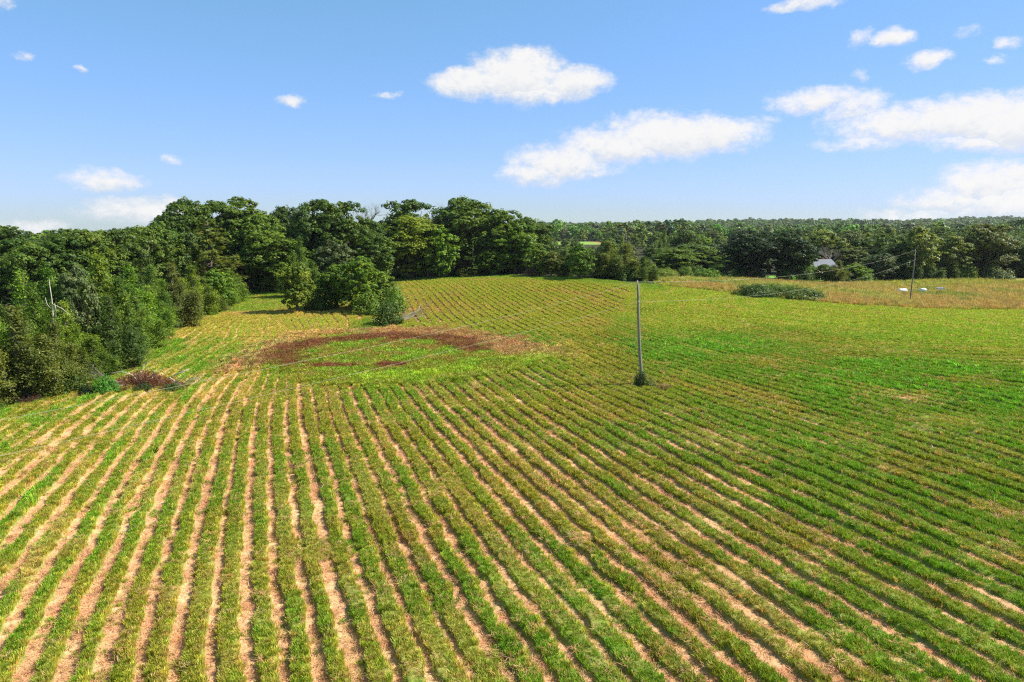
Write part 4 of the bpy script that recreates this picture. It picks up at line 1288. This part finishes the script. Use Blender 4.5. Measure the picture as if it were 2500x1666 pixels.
def make_twigs(seed, H, Rr, mat):
    """dead bush: a tangle of stems"""
    rng = np.random.default_rng(seed)
    g = Geo()
    for k in range(130):
        a = rng.uniform(0, 2 * math.pi)
        q = math.sqrt(rng.uniform()) * .55
        p = np.array([math.cos(a) * q * Rr, math.sin(a) * q * Rr, -.05])
        d = np.array([math.cos(a) * q * 1.3, math.sin(a) * q * 1.3, 1.0]) + rng.normal(0, .35, 3)
        d /= np.linalg.norm(d)
        branch(g, rng, p, d, H * rng.uniform(.4, .75), .012 * H ** .5, 1, .55, .1, 3)
    m1 = g.mesh('stems')
    m1.materials.append(mat)
    cen = rng.normal(0, .42, (1500, 3)) * np.array([Rr, Rr, 0]) + np.array([0, 0, 1]) * (H * rng.uniform(.1, .9, 1500) ** .8)[:, None]
    k = np.hypot(cen[:, 0] / Rr, cen[:, 1] / Rr) ** 2 + (cen[:, 2] / H) ** 2 < 1
    cen = cen[k]
    m2 = leaves_mesh('dead_leaves', cen, rng.normal(size=cen.shape) + np.array([0, 0, .5]), .16, .7, rng, M_LEAF)
    return m1, m2, H, Rr


KIND = {
    'oak': [make_broad(s, 18, 6.0, .7, 34, 20, 30, .46) for s in (1, 2, 3, 4)],
    'tulip': [make_broad(s, 18, 5.5, .7, 34, 20, 30, .44, pointed=.5) for s in (11, 12)],
    'broad': [make_broad(s, 9, 3.4, .3, 26, 18, 30, .30, pointed=.25) for s in (21, 22, 23)],
    'cedar': [make_cedar(s, 10, 3.0, 10, 95, 34, .26) for s in (31, 32, 33, 34)],
    'pine': [make_pine(s, 15, 6.0, 17, .62) for s in (41, 42)],
    'shrub': [make_shrub(s, 2.6, 1.9, 90, 34, .20) for s in (51, 52, 53)],
    'kudzu': [make_shrub(s, 3.0, 5.0, 210, 36, .30) for s in (61, 62)],
    'bare': [make_bare(s, 16, 5.0, M_GREYWOOD) for s in (71, 72)],
    'twigs': [make_twigs(s, 2.0, 1.6, M_TWIG) for s in (81, 82)],
}
NAME = {'oak': 'oak_tree', 'tulip': 'poplar_tree', 'broad': 'leafy_tree', 'cedar': 'cedar_tree', 'pine': 'pine_tree', 'shrub': 'shrub', 'kudzu': 'bramble_mound', 'bare': 'bare_tree', 'twigs': 'dead_bush'}
turn = random.Random(3)
used = {}


def plant(kind, x, y, h, r, col, label, cat, group=None):
    i = used.get(kind, 0)
    used[kind] = i + 1
    trunk, crown, H, Rr = KIND[kind][i % len(KIND[kind])]
    if kind in ('bare', 'twigs') and cat == 'tree' and kind == 'twigs':
        trunk, crown, H, Rr = KIND['bare'][1]
        kind = 'bare'
    t = empty(NAME[kind], (x, y, h1(x, y) - .08), turn.uniform(0, 6.28), (r / Rr, r / Rr, h / H))
    tag(t, label, cat, group)
    a = link('trunk' if trunk.name.startswith('trunk') else 'stems', trunk, t)
    b = link('crown' if crown.name.startswith('crown') else ('branches' if crown.name.startswith('branches') else 'dead_leaves'), crown, t)
    j = 1 + turn.uniform(-.10, .10)
    b.color = (col[0] * j, col[1] * j * turn.uniform(.95, 1.05), col[2], 1)
    return t


for kind, x, y, h, r, c, label, cat, gi in TREES:
    plant(kind, x, y, h - h1(x, y) + .0, r * {'cedar': 1.25, 'oak': 1.32, 'tulip': 1.2}.get(kind, 1.14), PAL[c], label, cat, GROUPS[gi])

# undergrowth closing the foot of the wood
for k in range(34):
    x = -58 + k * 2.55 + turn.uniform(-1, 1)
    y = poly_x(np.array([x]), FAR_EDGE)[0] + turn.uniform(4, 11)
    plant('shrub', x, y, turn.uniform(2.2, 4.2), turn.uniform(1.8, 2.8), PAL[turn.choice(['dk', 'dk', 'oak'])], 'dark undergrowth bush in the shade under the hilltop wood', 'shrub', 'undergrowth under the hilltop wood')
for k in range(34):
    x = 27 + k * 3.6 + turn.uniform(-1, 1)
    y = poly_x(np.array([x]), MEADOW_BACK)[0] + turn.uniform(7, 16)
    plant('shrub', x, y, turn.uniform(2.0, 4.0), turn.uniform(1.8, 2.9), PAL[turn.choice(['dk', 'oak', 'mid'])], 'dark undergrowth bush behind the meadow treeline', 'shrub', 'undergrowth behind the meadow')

# the mid distance woods: single trees on either side, then one mass to the horizon
rr_ = random.Random(5)
n_mid = 0
spots = []
tries = 0
while n_mid < 120 and tries < 6000:
    tries += 1
    az = R(rr_.uniform(-3, 38))
    d = rr_.uniform(232, 430)
    x, y = d * math.sin(az), d * math.cos(az)
    if any((x - a) ** 2 + (y - b) ** 2 < 7.5 ** 2 for a, b in spots):
        continue
    if az < R(1.5):
        continue
    spots.append((x, y))
    n_mid += 1
    kind = rr_.choice(['oak', 'oak', 'broad', 'tulip', 'cedar'])
    c = rr_.choice(['dk', 'oak', 'oak', 'mid', 'mid', 'gry', 'olv', 'pal'])
    lab = {'dk': 'dark', 'oak': 'green', 'mid': 'fresh green', 'gry': 'greyish', 'olv': 'olive', 'pal': 'pale'}[c] + ' ' + {'oak': 'broad', 'broad': 'round', 'tulip': 'domed', 'cedar': 'pointed'}[kind] + ' tree in the wood beyond the tan meadow'
    hh = rr_.uniform(9.5, 14.5) if abs(x / y - .09) > .05 else rr_.uniform(5.5, 8)
    plant(kind, x, y, hh, hh * (.27 if kind == 'cedar' else .40), PAL[c], lab, 'tree', 'trees of the wood beyond the meadow')
spl = []
tries = 0
while len(spl) < 44 and tries < 4000:
    tries += 1
    az = R(rr_.uniform(-39, -20))
    d = rr_.uniform(172, 330)
    x, y = d * math.sin(az), d * math.cos(az)
    if any((x - a) ** 2 + (y - b) ** 2 < 8 ** 2 for a, b in spl):
        continue
    spl.append((x, y))
    c = rr_.choice(['dk', 'oak', 'oak', 'gry'])
    hh = rr_.uniform(11, 14.5)
    plant('oak', x, y, hh, hh * .42, PAL[c], {'dk': 'dark', 'oak': 'green', 'gry': 'greyish'}[c] + ' crown in the far wood behind the left hardwoods', 'tree', 'trees of the far wood on the left')

# far wood
FAR_SRC = bpy.data.collections.new('far_crowns')
for k in range(4):
    tr, cr, H, Rr = make_broad(500 + k, 13, 5.2, .3, 9, 9, 9, 1.25, mat=M_FAR)
    o = bpy.data.objects.new('far_crown', cr)
    FAR_SRC.objects.link(o)
n = 30000
d = RNG.uniform(0, 1, n) ** .62 * 2700 + 250
az = np.radians(RNG.uniform(-41, 41, n))
x, y = d * np.sin(az), d * np.cos(az)
inpast = (np.abs(x - 50) < 32) & (y > 520) & (y < 648)
front = (np.abs(x / np.maximum(y, 1) - .09) < .06) & (y > 395) & (y < 530)
lf_ = (np.degrees(az) > -18) & (np.degrees(az) < 0) & (d < 500)
near_ok = (d > 420) | ((np.degrees(az) < -18) & (d > 320))
k = ~inpast & ~front & near_ok
x, y, d = x[k], y[k], d[k]
s = RNG.uniform(.55, 1.25, len(x)) * (1 + .35 * sstep(d, 700, 2200)) * (.75 + .6 * fbm(x, y, 60, 95, 2))
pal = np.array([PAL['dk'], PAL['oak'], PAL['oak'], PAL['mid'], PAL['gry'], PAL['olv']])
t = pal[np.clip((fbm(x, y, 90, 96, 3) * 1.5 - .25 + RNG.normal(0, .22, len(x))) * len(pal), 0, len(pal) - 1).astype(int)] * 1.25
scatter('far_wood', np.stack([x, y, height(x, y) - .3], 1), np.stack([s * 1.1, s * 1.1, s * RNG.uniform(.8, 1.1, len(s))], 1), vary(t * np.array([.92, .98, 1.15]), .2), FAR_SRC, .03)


# ------------------------------------------------------------------ poles and wires
def pole_parts(t, H, lean, bow, r0, spool_z):
    g = Geo()
    pts = []
    rad_ = []
    for k in range(9):
        f = k / 8
        pts.append((lean * f + bow * math.sin(f * math.pi), .02 * math.sin(f * 5), -.6 + (H + .6) * f))
        rad_.append(r0 * (1 - .38 * f))
    link('shaft', g.tube(pts, rad_, 12).mesh('shaft', True), t, M_POLE)
    top = pts[-1]
    g = Geo().tube([(top[0] - .06, top[1], H - .35), (top[0] - .07, top[1], H + .14)], [.014, .014], 6)
    link('insulator_pin', g.mesh('insulator_pin', True), t, M_STEEL)
    g = Geo().tube([(top[0] - .07, top[1], H + .10), (top[0] - .07, top[1], H + .15), (top[0] - .07, top[1], H + .20), (top[0] - .07, top[1], H + .27), (top[0] - .07, top[1], H + .30)], [.05, .075, .05, .065, .03], 10)
    link('insulator', g.mesh('insulator', True), t, M_PORC)
    f = (spool_z + .6) / (H + .6)
    sx = lean * f + bow * math.sin(f * math.pi)
    g = Geo().box((sx, -r0 * .9, spool_z), (.06, .14, .26))
    link('clevis_bracket', g.mesh('clevis_bracket'), t, M_STEEL)
    g = Geo().tube([(sx, -r0 * .9 - .10, spool_z - .06), (sx, -r0 * .9 - .10, spool_z), (sx, -r0 * .9 - .10, spool_z + .06)], [.05, .03, .05], 8)
    link('spool_insulator', g.mesh('spool_insulator', True), t, M_PORC)
    g = Geo().tube([(sx * .4 + .0, -r0 - .012, .2), (sx, -r0 * .82 - .012, spool_z * .6), (sx, -r0 * .7 - .012, spool_z)], [.009] * 3, 4)
    link('ground_wire', g.mesh('ground_wire'), t, M_STEEL)
    return (top[0] - .07, top[1], H + .2), (sx, -r0 * .9 - .1, spool_z)


P1 = (11.6, 58.9)
P2 = (73.2, 125.0)
P0 = (-36.0, -8.5)
poles = []
for (px, py), H, lean, bow, lab in ((P1, 9.05, -.72, -.12, 'nearer weathered wooden utility pole with a weedy foot in the mown field'), (P2, 9.2, .10, 0, 'far wooden utility pole standing in the tan meadow'), (P0, 9.1, 0, .03, 'wooden utility pole beside the field behind the camera')):
    t = tag(empty('utility_pole', (px, py, h1(px, py))), lab, 'utility pole', 'utility poles of the farm line')
    a, b = pole_parts(t, H, lean, bow, .125 if py > 100 else .165, H - 1.5)
    z0 = h1(px, py)
    poles.append(((a[0] + px, a[1] + py, a[2] + z0), (b[0] + px, b[1] + py, b[2] + z0)))


def wire(a, b, sag, label, r=.013):
    g = Geo()
    pts = []
    n = 36
    for k in range(n + 1):
        f = k / n
        pts.append((a[0] + (b[0] - a[0]) * f, a[1] + (b[1] - a[1]) * f, a[2] + (b[2] - a[2]) * f - sag * 4 * f * (1 - f)))
    o = link('overhead_wire', g.tube(pts, [r] * (n + 1), 5).mesh('overhead_wire', True), None, M_WIRE)
    tag(o, label, 'wire', 'wires of the farm line')


wire(poles[0][0], poles[1][0], 1.5, 'upper wire from the near pole to the far pole', .008)
wire(poles[0][1], poles[1][1], 1.7, 'lower wire from the near pole to the far pole', .008)
wire(poles[0][0], poles[2][0], 1.25, 'upper wire running from the near pole across the mown ring', .0045)
wire(poles[0][1], poles[2][1], .6, 'lower wire running from the near pole across the mown ring', .0045)
# road line in front of the far trees
for dz, lab in ((8.6, 'upper road wire strung in front of the dark trees'), (7.3, 'lower road wire strung in front of the dark trees')):
    a = (30.0, 190.0, dz + h1(30, 190))
    b = (96.0, 182.0, dz - .8 + h1(96, 182))
    wire(a, b, .8, lab, .013)

# weeds round the pole foot
t = plant('shrub', P1[0] - .25, P1[1] - .15, 1.7, .62, C(.045, .085, .02), 'dark weedy bush growing round the foot of the near pole', 'shrub')
t = plant('shrub', P1[0] + .35, P1[1] - .3, 1.2, .75, C(.15, .19, .03), 'pale grassy weeds right beside the foot of the near pole', 'shrub')
t = plant('twigs', P1[0] + 1.5, P1[1] - 1.4, .7, .8, C(.36, .27, .09), 'low dry weed clump near the near pole', 'shrub')

# ------------------------------------------------------------------ brush pile at the left edge of the rows
rng = np.random.default_rng(91)
bx, by = -32.3, 58.6
t = tag(empty('brush_pile', (bx, by, h1(bx, by)), R(-6)), 'brown brush pile of dead limbs and weeds at the edge of the straw rows', 'brush pile')
t.scale = (1.12, 1.1, .85)
for k in range(7):
    g = Geo()
    a = rng.uniform(-.5, .5) + (0 if k % 2 else math.pi)
    p = np.array([rng.uniform(-2.5, 2.5), rng.uniform(-.8, .8), .2])
    d = np.array([math.cos(a), math.sin(a) * .5, rng.uniform(.15, .55)])
    d /= np.linalg.norm(d)
    branch(g, rng, p, d, rng.uniform(1.3, 2.4), .05, 3, .42, .08, 3)
    link('dead_limb', g.mesh('dead_limb'), t, M_GREYWOOD if k % 3 else M_PALEWOOD)
# the two pale hooped branches
for pts in ([(-2.9, -.3, .9), (-2.4, -.35, 1.55), (-1.5, -.4, 1.7), (-.7, -.45, 1.45), (-.2, -.5, .8), (0, -.5, .3)], [(2.3, -.3, 1.2), (2.7, -.35, .9), (2.85, -.4, .3)], [(2.2, -.2, 1.1), (3.0, -.2, 1.6), (3.9, -.2, 2.1)], [(-2.2, -1.1, .25), (-1.6, -1.25, .5), (-1.0, -1.2, .55)]):
    g = Geo().tube(pts, [.045 - .004 * k for k in range(len(pts))], 6)
    link('hooped_branch', g.mesh('hooped_branch', True), t, M_PALEWOOD)
cen = rng.normal(0, 1, (5200, 3)) * np.array([1.55, .65, .0])
hgt = 1.75 * np.exp(-(cen[:, 0] / 2.6) ** 2 - (cen[:, 1] / 1.1) ** 2)
cen[:, 2] = hgt * rng.uniform(.05, 1.05, len(cen))
dl = leaves_mesh('dead_leaves', cen, rng.normal(size=cen.shape) + np.array([0, -.2, .6]), .17, .5, rng, M_LEAF)
o = link('dead_leaves', dl, t)
o.color = (.20, .085, .040, 1)
g = Geo()
for k in range(260):
    p = np.array([rng.normal(0, 1.6), rng.normal(0, .6), rng.uniform(0, .6)])
    d = rng.normal(0, 1, 3) * np.array([1, .7, .6]) + np.array([0, 0, .35])
    d /= np.linalg.norm(d)
    L = rng.uniform(.5, 1.3)
    g.tube([p, p + d * L * .5 + rng.normal(0, .06, 3), p + d * L + rng.normal(0, .1, 3)], [.014, .011, .006], 3, cap=False)
o = link('twigs', g.mesh('twigs'), t, M_TWIG)
o['kind'] = 'stuff'
plant('shrub', -34.6, 56.4, 1.75, 1.15, C(.075, .24, .022), 'bright green weed clump in front of the brown brush pile', 'shrub')
plant('shrub', -35.6, 55.7, 1.1, .8, C(.022, .05, .012), 'small dark bush left of the bright weeds by the brush pile', 'shrub')
plant('shrub', -31.6, 57.0, .9, .9, C(.05, .10, .022), 'low dark green weeds at the front of the brush pile', 'shrub')
plant('shrub', -29.2, 57.4, .8, 1.0, C(.09, .16, .025), 'grassy weeds under the right end of the brush pile', 'shrub')
plant('shrub', -32.9, 57.0, .75, .8, C(.30, .22, .04), 'yellow brown weeds low in the middle of the brush pile', 'shrub')

# pulled-up brush beside the round bush
t = tag(empty('stick_pile', (-16.2, 100.5, h1(-16.2, 100.5))), 'pale heap of pulled up sticks right of the round bush', 'brush pile')
for k in range(12):
    g = Geo()
    p = np.array([rng.uniform(-1.4, .3), rng.uniform(-.8, 1.2), .1])
    d = np.array([1.0, rng.uniform(.1, 1.2), rng.uniform(.1, .45)])
    d /= np.linalg.norm(d)
    branch(g, rng, p, d, rng.uniform(1.4, 2.6), .045, 2, .28, .05, 3)
    link('stick', g.mesh('stick'), t, M_PALEWOOD if k % 2 else M_GREYWOOD)
# bleached loop of limb in front of the round bush
t = tag(empty('white_limb', (-18.9, 96.6, h1(-18.9, 96.6))), 'bleached curved limb lying in front of the round dark bush', 'branch')
link('limb', Geo().tube([(-.9, 0, .1), (-.8, -.05, .75), (-.3, -.1, .45), (.1, -.1, .35), (.5, -.1, .5), (.6, 0, .8)], [.06, .06, .07, .07, .06, .04], 7).mesh('limb', True), t, M_PALEWOOD)
link('twig', Geo().tube([(.5, -.1, .5), (.2, -.05, .75), (-.25, -.05, .8)], [.04, .035, .02], 6).mesh('twig', True), t, M_PALEWOOD)

# white snag among the left cedars
t = tag(empty('dead_snag', (-40.6, 60.0, h1(-40.6, 60.0))), 'white dead snag standing up between the left cedars', 'dead tree')
link('trunk', Geo().tube([(0, 0, -.3), (.05, 0, 3), (-.08, 0, 5.8), (.0, 0, 7.6), (-.05, 0, 9.4)], [.09, .08, .06, .045, .015], 8).mesh('trunk', True), t, M_PALEWOOD)
for pts in ([(-.05, 0, 6.6), (-.4, -.1, 7.2), (-.5, -.1, 7.8)], [(0, 0, 6.0), (.4, -.2, 6.6), (.35, -.2, 7.3)], [(.0, 0, 7.2), (.9, -.1, 6.8), (1.6, -.15, 6.2)], [(0, 0, 5.8), (-.5, -.1, 5.7)]):
    link('limb', Geo().tube(pts, [.04, .03, .015][:len(pts)], 6).mesh('limb', True), t, M_PALEWOOD)
# bare trunks showing under the hilltop wood
for k, (x, y) in enumerate(((-25.0, 165.5), (-23.0, 165.2), (-20.2, 165.0), (-49.2, 143))):
    t = tag(empty('young_tree', (x, y, h1(x, y)), k), ('pale thin trunk at the dark wood edge on the hilltop' if k < 3 else 'pale slim trunk under the glossy maple at the field gap'), 'tree', 'pale young trunks at the hilltop wood edge' if k < 3 else None)
    link('trunk', Geo().tube([(0, 0, -.2), (.05, 0, 2), (.15, 0, 4.6)], [.16, .12, .07], 7).mesh('trunk', True), t, M_PALEWOOD)
    tr, cr, H, Rr = KIND['broad'][k % 3]
    b = link('crown', cr, t)
    b.scale = (.28, .28, .3)
    b.location = (.1, 0, 3.2)
    b.color = (.05, .10, .02, 1)

# ------------------------------------------------------------------ white things in the tan meadow
def ground_empty(name, x, y, rz, label, cat):
    return tag(empty(name, (x, y, h1(x, y)), rz), label, cat)


t = ground_empty('water_tank', 80.0, 139.6, R(8), 'white rounded tank lying in the grass left of the far pole', 'tank')
t.scale = (.52, .6, .62)
g = Geo()
pr = [(-1.7, .30), (-1.6, .62), (-1.2, .80), (1.2, .80), (1.6, .62), (1.7, .30)]
g.tube([(q[0], 0, .95) for q in pr], [q[1] for q in pr], 14)
link('shell', g.mesh('shell', True), t, M_WHITE)
link('filler_cap', Geo().tube([(0, 0, 1.7), (0, 0, 1.86)], [.2, .2], 10).mesh('filler_cap'), t, M_STEEL)
for sx in (-.9, .9):
    link('cradle', Geo().box((sx, 0, .12), (.18, 1.3, .5)).mesh('cradle'), t, M_STEEL)
t = ground_empty('spray_rig', 83.0, 139.8, R(-5), 'green and white farm sprayer standing right of the far pole', 'sprayer')
t.scale = (.8, .7, .72)
g = Geo().box((0, 0, .62), (3.6, .12, .12)).box((0, -.5, .62), (3.6, .12, .12)).box((-1.75, -.25, .62), (.12, .6, .12)).box((1.75, -.25, .62), (.12, .6, .12))
link('frame', g.mesh('frame'), t, M_GREENPAINT)
link('boom', Geo().tube([(-2.6, -.2, 1.15), (0, -.2, 1.35), (2.2, -.2, 1.05)], [.05, .06, .05], 6).mesh('boom', True), t, M_GREENPAINT)
g = Geo()
g.tube([(q, -.25, 1.15) for q in (.75, .85, 1.2, 1.75, 2.1, 2.2)], [.25, .45, .56, .56, .45, .25], 14)
link('tank', g.mesh('tank', True), t, M_WHITE)
for sx in (-1.2, 1.2):
    w_ = link('wheel', Geo().tube([(sx, -.72, .36), (sx, -.66, .36), (sx, -.52, .36), (sx, -.46, .36)], [.28, .36, .36, .28], 16).mesh('wheel', True), t, M_DARKTRIM)
t = ground_empty('utility_trailer', 90.9, 144.7, R(4), 'small white box trailer parked alone in the tan meadow', 'trailer')
t.scale = (.62, .62, .75)
g = Geo().box((0, 0, .85), (2.6, 1.3, .75))
me_ = g.mesh('box_body')
bm_o = link('box_body', me_, t, M_WHITE)
bv = bm_o.modifiers.new('edge', 'BEVEL')
bv.width = .08
bv.segments = 2
link('lid', Geo().box((-.1, 0, 1.27), (2.75, 1.42, .08)).mesh('lid'), t, M_STEEL)
link('drawbar', Geo().tube([(-1.3, 0, .55), (-2.1, 0, .45)], [.05, .05], 6).mesh('drawbar'), t, M_STEEL)
for sy_ in (-.68, .68):
    link('wheel', Geo().tube([(.1, sy_ - .08, .32), (.1, sy_ - .06, .32), (.1, sy_ + .06, .32), (.1, sy_ + .08, .32)], [.24, .32, .32, .24], 14).mesh('wheel', True), t, M_DARKTRIM)

# ------------------------------------------------------------------ house, shed and canopy half hidden in the trees
hx, hy = 85.6, 191.0
t = tag(empty('house', (hx, hy, h1(hx, hy)), R(12)), 'pale grey house with a grey gable roof half hidden by trees', 'house')
W, D, Hh, rise = 6.4, 6.0, 3.1, 1.7
g = Geo()
prof = [(-W / 2, 0, -.5), (W / 2, 0, -.5), (W / 2, 0, Hh), (-W / 2, 0, Hh)]
g.prism(prof, (0, -D / 2, 0), (0, D, 0))
link('wall', g.mesh('wall'), t, M_SIDING)
g = Geo()
e = .45
g.prism([(0, -D / 2 - e, Hh - .25), (0, 0, Hh + rise), (0, D / 2 + e, Hh - .25), (0, D / 2 + e, Hh - .05), (0, 0, Hh + rise + .2), (0, -D / 2 - e, Hh - .05)], (-W / 2 - e, 0, 0), (W + 2 * e, 0, 0))
roof = link('roof', g.mesh('roof'), t, M_ROOF)
for sx in (-1, 1):
    g = Geo().prism([(0, -D / 2 + .01, Hh - .03), (0, D / 2 - .01, Hh - .03), (0, 0, Hh + rise - .3)], (sx * (W / 2 - .02) - .02, 0, 0), (.04, 0, 0))
    link('gable', g.mesh('gable'), t, M_SIDING)
link('chimney', Geo().box((1.4, .6, Hh + rise - .1), (.6, .6, 1.3)).mesh('chimney'), roof, M_RUST)
for k, wx in enumerate((-2.3, -.5, 2.4)):
    wf = link('window', Geo().box((wx, -D / 2 - .03, 1.7), (1.15, .08, 1.5)).mesh('window'), t, M_WHITE)
    for px_ in (-.26, .26):
        for pz_ in (-.35, .35):
            link('pane', Geo().box((wx + px_, -D / 2 - .075, 1.7 + pz_), (.44, .02, .6)).mesh('pane'), wf, M_DARKTRIM)
d_ = link('door', Geo().box((1.0, -D / 2 - .04, 1.05), (1.0, .08, 2.1)).mesh('door'), t, M_DARKTRIM)
link('handle', Geo().box((1.36, -D / 2 - .10, 1.05), (.05, .06, .14)).mesh('handle'), d_, M_STEEL)
for px_ in (-3.0, -1.0, 1.0, 3.0):
    link('porch_post', Geo().tube([(px_, -D / 2 - 1.7, -.3), (px_, -D / 2 - 1.7, 2.3)], [.1, .1], 8).mesh('porch_post'), t, M_WHITE)
link('porch_roof', Geo().prism([(0, -D / 2 - 2.1, 2.3), (0, -D / 2 - .01, 2.75), (0, -D / 2 - .01, 2.88), (0, -D / 2 - 2.1, 2.42)], (-W / 2, 0, 0), (W, 0, 0)).mesh('porch_roof'), t, M_ROOF)
t = tag(empty('canopy_tent', (81.5, 178.5, h1(81.5, 178.5)), R(10)), 'faded pink canopy with white top on the lawn before the house', 'canopy')
g = Geo()
g.prism([(0, -1.7, 1.9), (0, 0, 2.7), (0, 1.7, 1.9), (0, 1.7, 1.82), (0, 0, 2.6), (0, -1.7, 1.82)], (-2.4, 0, 0), (4.8, 0, 0))
link('cover', g.mesh('cover'), t, M_PINKROOF)
for sx in (-2.2, 2.2):
    for sy_ in (-1.6, 1.6):
        link('leg', Geo().tube([(sx, sy_, -.2), (sx, sy_, 1.85)], [.05, .05], 6).mesh('leg'), t, M_WHITE)
link('side_curtain', Geo().box((0, -1.62, 1.2), (4.4, .03, 1.25)).mesh('side_curtain'), t, M_PINKROOF)
t = tag(empty('shed', (60.5, 178.0, h1(60.5, 178.0)), R(20)), 'small dark shed with a bright roof edge beside the left walnut', 'shed')
link('wall', Geo().box((0, 0, 1.1), (2.6, 2.2, 2.6)).mesh('wall'), t, M_BARK)
g = Geo().prism([(0, -1.5, 2.35), (0, 0, 3.3), (0, 1.5, 2.35), (0, 1.5, 2.5), (0, 0, 3.45), (0, -1.5, 2.5)], (-1.55, 0, 0), (3.1, 0, 0))
link('roof', g.mesh('roof'), t, M_STEEL)
link('door', Geo().box((.1, -1.13, .95), (.9, .06, 1.8)).mesh('door'), t, M_POLE)
# pale roofs of sheds behind the cedars at the crest
t = tag(empty('low_shed', (25.2, 156.5, h1(25.2, 156.5)), R(-10)), 'pale low roofed shed behind the olive cedars', 'shed')
link('wall', Geo().box((0, 0, .6), (3.2, 2.4, 1.6)).mesh('wall'), t, M_SIDING)
link('roof', Geo().prism([(0, -1.5, 1.35), (0, 1.5, 1.8), (0, 1.5, 1.9), (0, -1.5, 1.45)], (-1.9, 0, 0), (3.8, 0, 0)).mesh('roof'), t, M_WHITE)
link('door', Geo().box((.6, -1.23, .6), (1.0, .06, 1.3)).mesh('door'), t, M_DARKTRIM)

# ------------------------------------------------------------------ summer haze: one even box of air round everything
M_HAZE, nt, out = new_mat('haze_air')
pv = nt.nodes.new('ShaderNodeVolumePrincipled')
pv.inputs['Color'].default_value = (.92, .95, 1.0, 1)
pv.inputs['Density'].default_value = HAZE
pv.inputs['Anisotropy'].default_value = .2
nt.links.new(pv.outputs[0], out.inputs['Volume'])
g = Geo().box((0, 0, -7), (6600, 6600, 112))
hz_ = link('haze', g.mesh('haze'), None, M_HAZE)
tag(hz_, kind='stuff')
